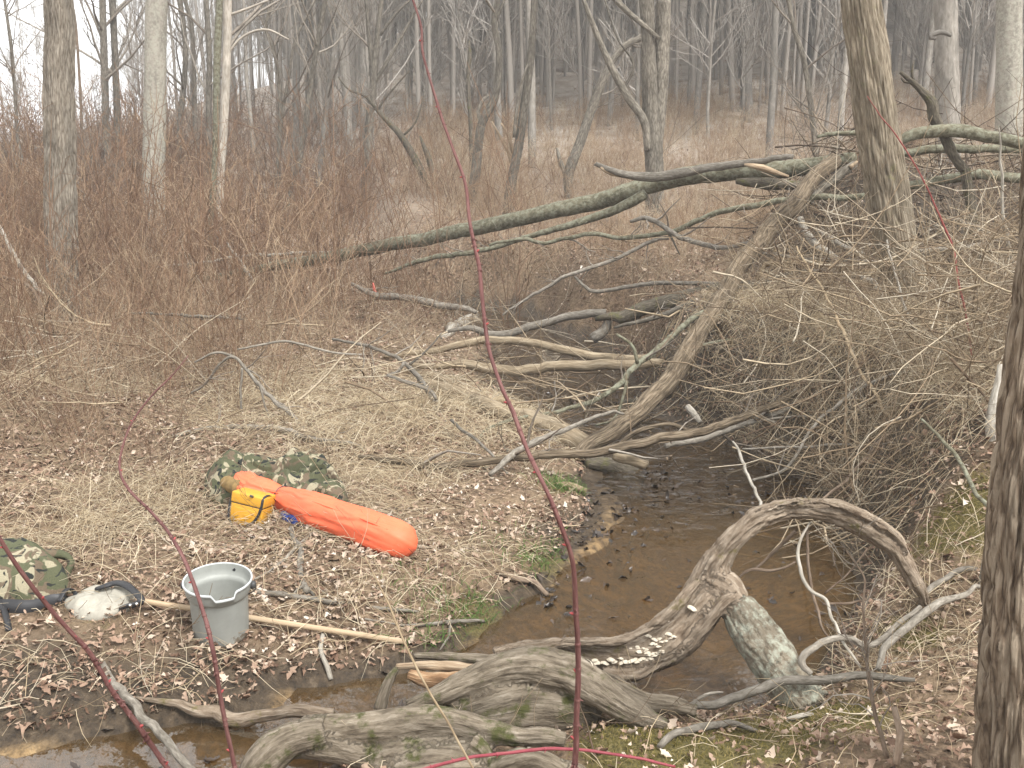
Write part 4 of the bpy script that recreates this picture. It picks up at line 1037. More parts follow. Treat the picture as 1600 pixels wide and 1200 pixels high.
branch('twig', 'pale looping vine stem hanging inside the driftwood arch', 'vine', 'whitestick', [(1266, 816), (1250, 845), (1243, 876), (1248, 902), (1262, 925), (1285, 941), (1295, 970), (1306, 982), (1345, 1043)], [3, 5, 6, 6, 6, 6, 5, 5, 4], (3.95, 3.8, 3.5))
branch('twig', 'brown vine stem hanging beside the pale looping one in the arch', 'vine', 'brownstick', [(1262, 822), (1256, 866), (1264, 910), (1271, 948), (1283, 983), (1322, 1022)], [4, 5, 5, 5, 4, 3], (3.98, 3.75), arms=[([(1285, 944), (1320, 941), (1358, 936)], [4, 4, 3], 3.85), ([(1288, 928), (1322, 892), (1355, 857)], [3, 3, 3], 3.9)])
branch('twig', 'dark forked twig dangling under the left shoulder of the arch', 'twig', 'brownstick', [(1243, 830), (1215, 857), (1195, 876), (1178, 890)], [6, 6, 5, 3], 4.05, arms=[([(1243, 878), (1222, 890), (1197, 896), (1168, 893), (1150, 906)], [3, 4, 5, 5, 3], 3.95)])
# canes close to the camera
def cane(label, pts, w, D, mat, buds, seed, leafbuds=1.0):
    P, Rr = path3(pts, D, np.array(w)*.78)
    root = empty('briar_cane', P[0], label, 'cane')
    mb = MB(); pp, pr = log_tube(mb, P, Rr, 10, .012, .2, 0, seed, wob=.012)
    mb.build('stem', M[mat], root, origin=P[0])
    rng = np.random.default_rng(seed)
    tm_ = MB()
    for s in rng.random(buds*3):
        k = int(s*(len(pp)-2)); p = pp[k]; r = pr[k]; tg = nrm(pp[k+1]-pp[k])
        dd = rng.normal(size=3); dd = nrm(dd-(dd*tg).sum()*tg)
        log_tube(tm_, [p+dd*r*.6, p+dd*r*1.5-tg*r*.3, p+dd*r*2.2-tg*r*.9], [r*.5, r*.25, r*.05], 5, r, 0, 0, seed)
        log_tube(tm_, [p-tg*r*.9, p, p+tg*r*.9], [r*.95, r*1.16, r*.95], 8, r*.5, .1, 0, seed)
    tm_.build('thorns', M[mat], root, kind='stuff', origin=P[0])
    S = np.linspace(.06, .95, buds)
    for s in S:
        k = int(s*(len(pp)-2)); p = pp[k]; r = pr[k]; tg = nrm(pp[k+1]-pp[k])
        sd = nrm(np.cross(tg, np.array([0, 1, 0])))*rng.choice([-1, 1])+rng.normal(size=3)*.25
        d = nrm(sd+tg*.5)
        b_ = MB()
        log_tube(b_, [p, p+d*r*1.3, p+d*r*2.4*leafbuds], [r*.6, r*.6, r*.15], 6, r*.6, .1, 0, seed)
        b_.build('bud', M['bud'], root, origin=P[0])
cane('tallest red brown briar stem with pink buds crossing the middle of the view', [(897, 1215), (902, 1100), (903, 1020), (900, 960), (897, 890), (885, 840), (860, 775), (830, 710), (805, 650), (785, 600), (763, 535), (757, 480), (750, 420), (738, 350), (730, 295), (706, 225), (690, 180), (664, 90), (660, 40), (642, -10)],
     [12, 12, 11, 11, 10, 10, 9, 9, 9, 8, 8, 8, 8, 7, 7, 6, 6, 5, 5, 4], (1.9, 1.8, 2.0, 2.2), 'cane', 11, 61)
cane('red brown briar stem arching in front of the grey bucket', [(370, 1215), (358, 1140), (345, 1080), (330, 1000), (310, 930), (290, 880), (265, 835), (235, 800), (200, 765), (185, 735), (190, 700), (205, 660), (235, 620), (265, 590), (294, 556)],
     [9, 9, 9, 9, 8, 8, 7, 6, 6, 5, 4.5, 4, 3.5, 3, 2], (1.9, 1.9, 2.2, 2.4), 'cane', 9, 62)
cane('red brown briar stem slanting from the left edge over the backpack', [(272, 1215), (220, 1140), (180, 1085), (140, 1020), (105, 980), (70, 940), (30, 885), (-15, 820)], [11, 11, 10, 10, 9, 9, 9, 8], (1.8, 1.6), 'cane', 6, 63)
cane('crimson runner arching low along the bottom edge over the root mass', [(655, 1204), (720, 1187), (800, 1176), (870, 1171), (950, 1177), (1000, 1185), (1055, 1198)], [7, 7, 7, 7, 6, 6, 5], (2.5, 2.45), 'pinkcane', 3, 64, .7)
cane('bright red thin cane in front of the near leaning tree', [(1520, 575), (1509, 495), (1498, 442), (1491, 392), (1474, 350), (1442, 280), (1404, 217), (1376, 182), (1355, 150)], [4, 4, 4, 4, 4, 3, 3, 2.5, 1.5], (6.0, 6.3), 'redcane', 3, 65, .6)
branch('straw_stem', 'single tan straw stem slanting in front of the root mass', 'stem', 'tanstick', [(745, 1212), (705, 1133), (670, 1074), (642, 1018), (606, 945), (570, 870)], [4, 4, 4, 4, 3, 2], (2.3, 2.5), amp=.05)
# ------------------------------------------------------------------ driftwood: root mass and arch
def fuse(limbs, voxel, seed, amp, fr, origin, mats=None):
    """limbs: list of (points, radii); merged into one continuous body with a weathered surface"""
    mb = MB()
    for k, (P, Rr, kw) in enumerate(limbs):
        log_tube(mb, P, Rr, 18, .025, .14, 0, seed+k, wob=.02, **kw)
    o = bpy.data.objects.new('tmp', mb.mesh('tmp', None))
    COL.objects.link(o)
    md = o.modifiers.new('r', 'REMESH'); md.mode = 'VOXEL'; md.voxel_size = voxel
    ms = o.modifiers.new('s', 'SMOOTH'); ms.iterations = 4; ms.factor = .5
    dg = bpy.context.evaluated_depsgraph_get()
    me = bpy.data.meshes.new_from_object(o.evaluated_get(dg))
    om = o.data
    bpy.data.objects.remove(o); bpy.data.meshes.remove(om)
    nv = len(me.vertices)
    V = np.empty(nv*3, np.float32); me.vertices.foreach_get('co', V); V = V.reshape(-1, 3).astype(float)
    Nn = np.empty(nv*3, np.float32); me.vertex_normals.foreach_get('vector', Nn); Nn = Nn.reshape(-1, 3)
    src = np.concatenate(mb.v); sbk = np.concatenate(mb.bk)
    kd = KDTree(len(src))
    for k, p in enumerate(src): kd.insert(p, k)
    kd.balance()
    ids = np.concatenate([np.full(len(v_), k) for k, v_ in enumerate(mb.v)])
    B = np.empty((nv, 3)); lid = np.empty(nv, int)
    for k, p in enumerate(V):
        fn = kd.find_n(p, 7)
        li = ids[fn[0][1]]; lid[k] = li
        ws, acc = 0, 0
        for _, ix, dd in fn:
            if ids[ix] == li:
                w_ = 1/(dd*dd+1e-5); ws += w_; acc = acc+w_*sbk[ix]
        B[k] = acc/ws
    q = B*np.array([48, 48, 6.0])
    wv = np.stack([vn(V*8+3, seed), vn(V*8+11, seed+1), vn(V*8+17, seed+2)], -1)-.5
    q = q+wv*1.8
    a = (1-np.abs(2*vn(q, seed+3)-1))*np.clip(fbm(V*6+9, seed+8, 2)*2.4-.5, .15, 1.2)
    b_ = fbm(V*9, seed+4, 3)-.5
    c = 1-np.abs(2*vn(q*np.array([2.3, 2.3, 1.8])+5, seed+5)-1)
    V = V+Nn*(-(a**3)*amp-(c**3)*amp*.5+b_*amp*2.2)[:, None]
    V = V-np.array(origin)
    me.vertices.foreach_set('co', V.astype(np.float32).ravel())
    me.polygons.foreach_set('use_smooth', np.ones(len(me.polygons), bool))
    at_ = me.attributes.new('bk', 'FLOAT_VECTOR', 'POINT')
    at_.data.foreach_set('vector', B.astype(np.float32).ravel())
    me.update()
    if mats:
        for mt in mats[0]: me.materials.append(mt)
        side = np.array([mats[1][i] for i in lid])+(fbm(V*13, seed+9, 3)-.5)*.0
        lv = np.empty(len(me.loops), np.int32); me.loops.foreach_get('vertex_index', lv)
        st = np.empty(len(me.polygons), np.int32); me.polygons.foreach_get('loop_start', st)
        me.polygons.foreach_set('material_index', side[lv[st]].astype(np.int32))
    return me

def limb(pts, w, D, **kw):
    P, Rr = path3(pts, D, w)
    return (P, Rr, kw)

o0 = at(760, 1110, 3.3)
root = empty('root_mass', o0, 'big gnarled grey driftwood root mass with mossy sides along the bottom edge', 'driftwood')
me = fuse([
    limb([(635, 1105), (690, 1085), (745, 1062), (800, 1045), (850, 1042), (905, 1062), (960, 1098), (1010, 1125), (1045, 1135)], [24, 36, 50, 56, 60, 60, 50, 38, 22], (3.35, 3.4, 3.3, 3.2)),
    limb([(700, 1125), (760, 1105), (820, 1095), (880, 1100), (930, 1125)], [50, 84, 104, 100, 60], (3.38, 3.38)),
    limb([(905, 1050), (945, 1062), (975, 1080), (1010, 1096), (1050, 1102), (1090, 1112)], [34, 34, 34, 30, 30, 24], (3.42, 3.3)),
    limb([(470, 1128), (530, 1140), (600, 1135), (665, 1125), (710, 1128), (755, 1142), (810, 1152), (850, 1152), (885, 1156)], [22, 44, 52, 50, 46, 42, 36, 32, 24], (3.15, 3.12, 3.05)),
    limb([(570, 1190), (620, 1182), (690, 1170), (740, 1160)], [50, 90, 80, 50], (3.12, 3.1)),
    limb([(398, 1222), (418, 1192), (450, 1162), (510, 1140)], [60, 62, 58, 44], (3.1, 3.12)),
    limb([(455, 1165), (500, 1160), (560, 1168), (610, 1180)], [44, 56, 64, 60], (3.14, 3.14)),
    limb([(600, 1235), (640, 1215), (700, 1205), (770, 1200)], [60, 90, 90, 60], (3.05, 3.0)),
    limb([(760, 1215), (790, 1190), (830, 1184), (870, 1200), (890, 1220)], [30, 34, 34, 32, 30], (2.95, 2.92)),
    limb([(870, 1195), (900, 1200), (930, 1225)], [24, 22, 20], (2.95, 2.9)),
    limb([(740, 1160), (760, 1175), (772, 1200)], [34, 28, 26], (3.02, 2.96)),
], .0072, 5, .0062, 30, o0)
me.materials.append(M['drift'])
o = bpy.data.objects.new('root_wood', me); COL.objects.link(o); o.parent = root
# splintered end
for nm, mt, pts, w, D in [('splintered_end', 'drift', [(648, 1024), (695, 1026), (740, 1030), (800, 1034)], [10, 16, 20, 26], (3.7, 3.6)),
                          ('splintered_end', 'splitwood', [(620, 1041), (660, 1040), (705, 1042), (762, 1046)], [10, 15, 20, 12], (3.62, 3.5)),
                          ('rotten_core', 'rotwood', [(640, 1054), (670, 1062), (705, 1062), (740, 1056)], [16, 26, 30, 16], (3.55, 3.45)),
                          ('root_stub', 'drift', [(594, 1108), (600, 1085), (610, 1060), (620, 1044)], [24, 20, 15, 9], (3.45, 3.5))]:
    P, Rr = path3(pts, D, w)
    mb = MB(); log_tube(mb, P, Rr, 20, .012, .25, .25, len(pts)+int(w[0]), fscale=(60, 8))
    mb.build(nm, M[mt], root, origin=o0)

oa = at(1100, 950, 3.85)
root = empty('driftwood_arch', oa, 'twisted driftwood trunk arching over the brown water with a lichen covered leg', 'driftwood')
AL = [
    limb([(1075, 960), (1100, 915), (1122, 880), (1147, 846), (1182, 814), (1217, 799), (1264, 794), (1313, 803), (1357, 824), (1390, 846), (1408, 874), (1426, 908), (1442, 942), (1450, 958)], [50, 49, 47, 41, 39, 37, 37, 40, 42, 39, 33, 27, 22, 16], (3.85, 3.95, 3.9)),
    limb([(770, 1022), (835, 1016), (900, 1020), (960, 1026), (1010, 1022), (1060, 992), (1100, 945), (1128, 905)], [22, 30, 42, 56, 68, 74, 70, 46], (3.65, 3.72, 3.8, 3.85)),
    limb([(775, 1022), (835, 1013), (900, 1006), (957, 1002), (1010, 982), (1062, 942), (1095, 905)], [12, 16, 20, 20, 22, 24, 20], (3.60, 3.64, 3.70, 3.75)),
    limb([(940, 1050), (1000, 1052), (1050, 1020), (1090, 985), (1125, 945), (1150, 930)], [14, 22, 24, 24, 26, 16], (3.66, 3.74, 3.72)),
    limb([(1100, 905), (1125, 915), (1150, 945)], [40, 56, 54], (3.86, 3.8)),
    limb([(1150, 945), (1168, 970), (1195, 1010), (1222, 1048), (1248, 1082), (1268, 1112)], [54, 68, 76, 76, 72, 58], (3.78, 3.62, 3.42)),
    limb([(1215, 1035), (1255, 1068), (1292, 1092)], [26, 30, 20], (3.56, 3.44)),
    limb([(1180, 803), (1225, 786), (1270, 784), (1315, 792), (1360, 812), (1400, 838), (1420, 866)], [6, 9, 10, 11, 12, 12, 6], (3.9, 3.87)),
]
me = fuse(AL, 0.0062, 15, .0125, 30, oa, ([M['arch'], M['lichenwood']], [0, 0, 0, 0, 0, 1, 1, 0]))
o = bpy.data.objects.new('arch_wood', me); COL.objects.link(o); o.parent = root
# bracket fungi
mm = MB()
Vh, Qh = [], []
nr, na = 4, 10
for i in range(nr+1):
    for j in range(na+1):
        a = math.pi*j/na; r = i/nr
        Vh.append((math.cos(a)*r, math.sin(a)*r*.8, .28*(1-r*r)+.04*math.sin(a*5)*r))
for i in range(nr):
    for j in range(na):
        k = i*(na+1)+j
        Qh.append((k, k+1, k+na+2, k+na+1))
nb = len(Vh)
for i in range(nr+1):
    for j in range(na+1):
        a = math.pi*j/na; r = i/nr
        Vh.append((math.cos(a)*r*.97, math.sin(a)*r*.77, -.12*(1-r)))
Qh += [(k+nb, k+nb+na+1, k+nb+na+2, k+nb+1) for (k, _, _, _) in Qh]
for j in range(na):
    k = nr*(na+1)+j
    Qh.append((k, k+1, k+1+nb, k+nb))
mm.add(np.array(Vh), np.array(Qh))
M['fungus'] = plain('cream_bracket_fungus', (.60, .53, .42), .8, .2, ns=60, var=.25)
fme = mm.mesh('bracket_fungus', M['fungus'])
rng = np.random.default_rng(4)
FUN = [(1012, 967, 9), (1082, 950, 12), (1046, 970, 5)]
for k in range(15): FUN.append((922+k*5.6+rng.normal()*2, 1035+rng.normal()*2.2-k*.22, rng.uniform(7, 11)))
for k in range(14): FUN.append((986+k*4+rng.normal()*3, 1014+rng.normal()*4, rng.uniform(5, 9)))
for k in range(10): FUN.append((1012+k*4.5+rng.normal()*2, 1000+rng.normal()*5-k*.5, rng.uniform(6, 10)))
for k in range(9): FUN.append((1002+k*3.5, 1028-k*1.2+rng.normal()*2, rng.uniform(6, 9)))
dg = bpy.context.evaluated_depsgraph_get(); dg.update()
for (u, v, s) in FUN:
    d = Vector(ray(u, v)).normalized()
    hit, loc, nor, idx, hob, mx = SC.ray_cast(dg, Vector((0, 0, CAM_H)), d)
    if not hit or (loc-Vector(oa)).length > 1.4: continue
    if loc.y < 3.2 or loc.y > 4.3: continue
    o = bpy.data.objects.new('bracket_fungus', fme); COL.objects.link(o)
    o.parent = root
    o.location = loc-Vector(oa)+Vector(nor)*-.002
    yaw = math.atan2(-nor.x, nor.y)
    o.rotation_euler = (rng.normal()*.2-.15, rng.normal()*.25, yaw+rng.normal()*.3)
    r = s/2*loc.y/FPX*1.6
    o.scale = (r, r*1.1, r*1.3)
# ------------------------------------------------------------------ the gear left on the bank
def simple(name, me, parent, loc=(0, 0, 0), rot=(0, 0, 0)):
    o = bpy.data.objects.new(name, me); COL.objects.link(o)
    o.parent = parent; o.location = loc; o.rotation_euler = rot
    return o

# bucket
M['bucket'] = worn('grey_bucket_plastic', (.272, .28, .258), .5, low=.07, amt=.64)
M['rim'] = plain('worn_light_rim', (.42, .44, .435), .45, .4, ns=20, var=.08)
M['wire'] = plain('dark_wire', (.05, .05, .05), .5, .4)
M['black'] = plain('black_plastic', (.022, .022, .024), .5, .4)
pb = G(339, 1000)
bk_ = empty('bucket', Vector((pb[0], pb[1]+.07, pb[2]-.008)), 'grey plastic bucket with a pouring lip standing on the leafy bank', 'bucket')
Rb = 107/2*(depth(pb)-.02)/FPX
Hb = Rb*1.88
bk_.rotation_euler = (R_(6.5), R_(1.0), R_(4))
prof = [(.0, .0, 0), (.74, .0, 0), (.785, .012, 0), (.80, .05, 0), (.835, .72, 0), (.85, .755, 0), (.90, .775, 0), (.925, .80, .3), (.955, .93, .8), (.965, .955, 1)]
rimp = [(.965, .955, 1), (.995, .958, 1), (1.0, .975, 1), (.995, .992, 1), (.965, 1.0, 1), (.945, .985, 1)]
inner = [(.945, .985, 1), (.925, .90, .7), (.895, .81, .3), (.86, .795, 0), (.815, .78, 0), (.80, .72, 0), (.765, .06, 0), (.73, .02, 0), (0, .02, 0)]
def lathe(prof, sides=96):
    V = []
    th = np.arange(sides)/sides*2*math.pi
    az0 = R_(-90+22)
    da = (th-az0+math.pi) % (2*math.pi)-math.pi
    notch = 1-sstep(R_(15), R_(21), np.abs(da))
    collar = 1-sstep(R_(32), R_(40), np.abs(da))
    for (r, z, k) in prof:
        rr = Rb*(r+.035*k*notch)
        zz = Hb*(z-.085*k*notch*(z > .85))
        V.append(np.stack([rr*np.cos(th), rr*np.sin(th), zz+0*th], -1))
    V = np.array(V)
    i = np.arange(len(prof)*sides).reshape(len(prof), sides)
    j = np.roll(i, -1, 1)
    Q = np.stack([i[:-1], j[:-1], j[1:], i[1:]], -1).reshape(-1, 4)
    m_ = MB(); m_.add(V.reshape(-1, 3), Q)
    return m_
m_ = lathe(prof); m2 = lathe(inner)
m_.add(m2.v[0], m2.q[0])
m_.build('body', M['bucket'], bk_)
lathe(rimp).build('rim', M['rim'], bk_)
for sx in (-1, 1):
    m_ = MB()
    log_tube(m_, [(sx*Rb*.93, .012, Hb*.86), (sx*Rb*1.03, .01, Hb*.86), (sx*Rb*1.075, .01, Hb*.86)], [.017, .016, .013], 14, .01, .02)
    m_.build('ear', M['wire'], bk_)
m_ = MB()
hp = []
for k in range(21):
    a = math.pi*k/20
    hp.append((math.cos(a)*Rb*1.06, .012+math.sin(a)*Rb*1.06*.92, Hb*.86-math.sin(a)*Hb*.52))
log_tube(m_, hp, [.0028]*21, 6, .02, 0)
m_.build('wire_handle', M['wire'], bk_)
m_ = MB(); m_.add(np.array([(-.009, 0, 0), (0, 0, -.007), (.009, 0, .002), (0, 0, .009), (0, -.003, 0)])*1.2+np.array([Rb*.32, Rb*.865, Hb*.885]), None, np.array([(0, 1, 4), (1, 2, 4), (2, 3, 4), (3, 0, 4)]))
m_.build('mud_fleck', M['black'], bk_)

# camouflage cloth
def camo(name):
    m, n, l, b, out = new_mat(name)
    tc = n.new('ShaderNodeTexCoord').outputs['Object']
    f1 = noise(n, l, tc, 11.0, 2, .45, (1, 1, 1), .9)
    f2 = noise(n, l, tc, 10.0, 2, .45, (1.3, 1, 1.1), 1.2)
    f3 = noise(n, l, tc, 14.0, 2, .5, (1, 1.4, 1.2), 1.0)
    r1 = ramp(n, [(0, 0), (.485, 0), (.515, 1)]); l.new(f1, r1.inputs[0])
    r2 = ramp(n, [(0, 0), (.54, 0), (.57, 1)]); l.new(f2, r2.inputs[0])
    r3 = ramp(n, [(0, 0), (.585, 0), (.615, 1)]); l.new(f3, r3.inputs[0])
    c = mixc(n, l, r1.outputs[0], (.08, .084, .048), (.125, .095, .065))
    c = mixc(n, l, r2.outputs[0], c, (.29, .26, .18))
    c = mixc(n, l, r3.outputs[0], c, (.025, .027, .024))
    g = noise(n, l, tc, 160, 3)
    rg = ramp(n, [(.3, .85), (.7, 1.12)]); l.new(g, rg.inputs[0])
    c = mixc(n, l, 1.0, c, rg.outputs[0], 'MULTIPLY')
    l.new(c, b.inputs['Base Color']); b.inputs['Roughness'].default_value = .95
    b.inputs['Specular IOR Level'].default_value = .15
    return m
M['camo'] = camo('camouflage_cloth')

def heap(outline, hfun, lift=.0, nA=120, nR=30, smooth_outline=True, center=None):
    """soft thing lying on the ground: outline in the picture where it meets the ground; hfun(x,y,edge 0..1) height above it"""
    O = np.array([G(u, v)[:2] for u, v in outline])
    c = O.mean(0) if center is None else G(*center)[:2]
    C = catmull(np.concatenate([np.concatenate([O, O[:1]]), np.zeros((len(O)+1, 1))], 1), n=nA+1)[:-1, :2]
    rho = np.linspace(0, 1, nR)**.75
    X = c[0]+rho[:, None]*(C[None, :, 0]-c[0]); Y = c[1]+rho[:, None]*(C[None, :, 1]-c[1])
    e = 1-rho[:, None]+0*X
    Z = ground(X, Y)+hfun(X, Y, e)
    V = [np.stack([X, Y, Z], -1)]
    Xo, Yo = c[0]+.97*(C[:, 0]-c[0]), c[1]+.97*(C[:, 1]-c[1])
    V.append(np.stack([Xo, Yo, ground(Xo, Yo)-.01], -1)[None])
    V = np.concatenate(V)
    i = np.arange(V.shape[0]*nA).reshape(V.shape[0], nA); j = np.roll(i, -1, 1)
    Q = np.stack([i[:-1], i[1:], j[1:], j[:-1]], -1).reshape(-1, 4)
    m_ = MB(); m_.add(V.reshape(-1, 3), Q)
    return m_, np.array([c[0], c[1], float(ground(np.array([c[0]]), np.array([c[1]]))[0])])

def folds(X, Y, seed, fr=(9, 14)):
    q = np.stack([X*fr[0], Y*fr[1], X*0+seed], -1)
    w = vn(q*.6+4, seed)
    q = q+w[..., None]*1.5
    return (1-np.abs(2*vn(q, seed+1)-1))**2*.7+.4*fbm(q*2.3, seed+2, 2)

# jacket
def hj(X, Y, e):
    edge = np.minimum(1, e/.22)**.6
    f = folds(X, Y, 41, (7, 12))
    g_ = 1-np.abs(2*vn(np.stack([X*3+.3, Y*6, X*0], -1), 44)-1)
    return .012+edge*(.03+.10*f+.06*g_**2)
m_, c = heap([(318, 780), (322, 752), (352, 740), (400, 742), (430, 745), (480, 738), (505, 742), (522, 762), (540, 772), (545, 795), (525, 800), (490, 795), (445, 800), (400, 792), (350, 795)], hj)
jk = empty('camouflage_jacket', c, 'crumpled woodland camouflage jacket spread behind the orange bag', 'jacket')
m_.build('body', M['camo'], jk, origin=c)
def hs_(X, Y, e):
    edge = np.minimum(1, e/.35)**.5
    return .06*np.minimum(1, e*3)+edge*(.065+.075*folds(X, Y, 52, (9, 16)))
m_, c2 = heap([(425, 757), (440, 742), (480, 737), (508, 746), (535, 770), (542, 785), (510, 778), (470, 768), (440, 766)], hs_, nA=90)
m_.build('sleeve', M['camo'], jk, origin=c)
m_, c2 = heap([(325, 762), (345, 745), (395, 742), (450, 752), (470, 762), (430, 766), (380, 762), (345, 770)], lambda X, Y, e: .03*np.minimum(1, e*3)+np.minimum(1, e/.35)**.5*(.075+.07*folds(X, Y, 55, (9, 16))), nA=90)
m_.build('sleeve', M['camo'], jk, origin=c)

# backpack at the left edge
def hp_(X, Y, e):
    edge = np.minimum(1, e/.55)**.5
    return .01+edge*(.17+.08*folds(X, Y, 61, (6, 8)))
m_, c = heap([(-70, 935), (-60, 915), (0, 905), (50, 905), (90, 908), (112, 925), (104, 938), (70, 948), (20, 955), (-40, 955)], hp_)
bp_ = empty('backpack', c, 'woodland camouflage backpack lying at the left edge of the picture', 'backpack')
m_.build('main_pouch', M['camo'], bp_, origin=c)
tpk = []
m_ = MB()
pa = [at(-40, 862, 4.32), at(20, 872, 4.30), at(60, 866, 4.34), at(95, 866, 4.4), at(111, 878, 4.4), at(106, 894, 4.36), at(101, 915, 4.3)]
log_tube(m_, pa, [.02, .034, .036, .032, .026, .022, .018], 12, .02, .2, 0, 3, flat=.6)
m_.build('top_flap', M['camo'], bp_, origin=c)
m_ = MB()
log_tube(m_, [G(92, 940, .05), G(100, 925, .07), G(108, 920, .06), G(116, 925, .03), G(118, 938, .01)], [.012]*5, 8, .01, .1, 0, 4, flat=.35)
m_.build('strap', M['black'], bp_, origin=c)
m_ = MB()
log_tube(m_, [G(-5, 935, .06), G(4, 948, .03), G(10, 965, .012), G(14, 985, .006)], [.013]*4, 8, .01, .1, 0, 4, flat=.35)
m_.build('strap', M['black'], bp_, origin=c)
m_, c3 = heap([(-70, 948), (0, 940), (60, 938), (100, 930), (104, 941), (70, 951), (20, 958), (-50, 960)], lambda X, Y, e: .015+.045*np.minimum(1, e/.4)**.5, nA=60, nR=10)
m_.build('base_panel', M['black'], bp_, origin=c)

# dip net
M['net'] = plain('cream_net_cloth', (.33, .31, .26), .95, .15, ns=30, var=.14, bump=.3)
m_, c = heap([(101, 948), (104, 938), (132, 926), (158, 922), (185, 930), (203, 944), (200, 956), (178, 962), (150, 970), (122, 968), (112, 960)], lambda X, Y, e: .008+np.minimum(1, e/.4)**.6*(.012+.042*folds(X, Y, 71, (5, 9))), nA=90, nR=22)
dn = empty('dip_net', c, 'dip net with a cream cloth bag, black frame and long wooden pole behind the bucket', 'net')
m_.build('net_bag', M['net'], dn, origin=c)
m_, c3 = heap([(170, 940), (176, 928), (190, 922), (205, 927), (210, 938), (195, 943)], lambda X, Y, e: .018+np.minimum(1, e/.4)**.6*.03, nA=50, nR=10)
m_.build('net_lining', M['net'], dn, origin=c)
m_ = MB()
fr_ = [G(u, v, h) for u, v, h in [(150, 920, .05), (163, 916, .06), (180, 911, .07), (196, 914, .075), (212, 926, .07), (221, 938, .055), (214, 944, .04), (198, 947, .035), (186, 951, .03)]]
log_tube(m_, fr_, [.014, .02, .022, .020, .017, .017, .015, .012, .008], 12, .012, .05, 0, 5, flat=.5)
m_.build('frame', M['black'], dn, origin=c)
M['steel'] = plain('shiny_steel', (.7, .7, .7), .25, .5, metal=1)
for (u, v) in ((218, 931), (204, 946), (214, 944)):
    m_ = MB(); p = G(u, v, .055); log_tube(m_, [p, p+np.array([.004, -.012, .006]), p+np.array([.006, -.02, .01])], [.008, .008, .004], 10, .004, 0)
    m_.build('bolt', M['steel'], dn, origin=c)
M['pole'] = bark('pale_wooden_pole', [(.27, .19, .115), (.38, .285, .185), (.45, .355, .245)], (90, 90, 3), .12, rough=.6)
pA, pB = G(216, 938, .05), G(634, 1003, .022)
P = [pA+(pB-pA)*k/6 for k in range(7)]
m_ = MB(); log_tube(m_, P, [.0125]*7, 14, .05, .01, 0, 6)
m_.build('pole', M['pole'], dn, origin=c)

# orange bag
M['orange'] = worn('orange_nylon', (.80, .155, .07), .6, dirt=(.42, .12, .06), amt=.63)
def soft_tube(pts, r_px, sides, folds_n, amp, seed, lift=.9, step=.008):
    P, Rr = [], []
    for (u, v), w in zip(pts, r_px):
        r = w*depth(G(u, v))/FPX
        P.append(G(u, v, r*lift)); Rr.append(r)
    P4 = np.concatenate([np.array(P), np.array(Rr)[:, None]], 1)
    C = catmull(P4, step)
    pts_, r = C[:, :3], np.maximum(C[:, 3], .002)
    S = np.concatenate([[0], np.cumsum(np.linalg.norm(np.diff(pts_, axis=0), axis=1))])
    th = np.arange(sides)/sides*2*math.pi
    q = np.stack(np.broadcast_arrays(np.cos(th)[None]*folds_n+seed, np.sin(th)[None]*folds_n, S[:, None]*3.0), -1)
    q = q+(vn(q*np.array([.7, .7, 2.5]), seed)[..., None]-.5)*1.0
    mlt = 1+amp*((1-np.abs(2*vn(q, seed+1)-1))-.5)+amp*.5*(fbm(q*2.2, seed+2, 2)-.5)
    m_ = MB(); tubes(m_, pts_[None], r[None], sides, mult=mlt[None], cap=True)
    return m_, pts_
bag_pts = [(383, 762), (392, 766), (405, 771), (425, 776), (440, 780), (455, 785), (490, 796), (530, 811), (570, 825), (600, 836), (618, 842), (628, 846), (632, 848)]
bag_r = [13, 21, 23, 21, 18.5, 21.5, 24, 25.5, 26.5, 27, 26.5, 24, 13]
m_, bp3 = soft_tube(bag_pts, bag_r, 110, 2.6, .17, 7)
og = empty('orange_bag', bp3[len(bp3)//2], 'long bright orange nylon bag lying across the leaves', 'bag')
oc = bp3[len(bp3)//2]
m_.build('body', M['orange'], og, origin=oc)
pk = np.argmin(np.linalg.norm(bp3-G(440, 780, .06), axis=1))
tg = nrm(bp3[pk+2]-bp3[pk-2]); u_ = nrm(np.cross(tg, [0, 0, 1])); w_ = np.cross(u_, tg)
rk = 20.5*depth(bp3[pk])/FPX
m_ = MB(); a_ = np.linspace(0, 2*math.pi, 25)
log_tube(m_, [bp3[pk]+rk*(math.cos(a)*u_+math.sin(a)*w_) for a in a_], [.004]*25, 6, .01, .05, 0, 2)
m_.build('drawstring', M['wire'], og, origin=oc)
# seam and end patch
m_ = MB(); q_ = bp3[12:-16:6]+np.array([0, -.02, 0])
rr_ = np.interp(np.linspace(0, 1, len(q_)), np.linspace(0, 1, len(bag_r)-3), bag_r[2:-1])*depth(bp3[len(bp3)//2])/FPX
log_tube(m_, q_+np.stack([0*rr_, -rr_*.62, rr_*.80], -1), [.0035]*len(q_), 6, .02, .3, 0, 3, wob=.01)
m_.build('seam', M['orange'], og, origin=oc)
# gathered mouth of the bag
m_, _ = soft_tube([(374, 758), (380, 761), (388, 765), (398, 769)], [13, 20, 21, 18], 60, 3.5, .5, 13, lift=1.15, step=.006)
m_.build('gathered_mouth', M['orange'], og, origin=oc)
M['tanroll'] = plain('tan_padded_roll', (.23, .155, .065), .85, .2, ns=25, var=.25)
m_, rp = soft_tube([(350, 752), (354, 754), (364, 758), (376, 763)], [4, 10, 12, 12], 30, 1.5, .12, 17, lift=2.6)
rl = empty('tan_roll', rp[0], 'tan brown padded roll end between the jacket and the orange bag', 'roll')
m_.build('body', M['tanroll'], rl, origin=rp[0])
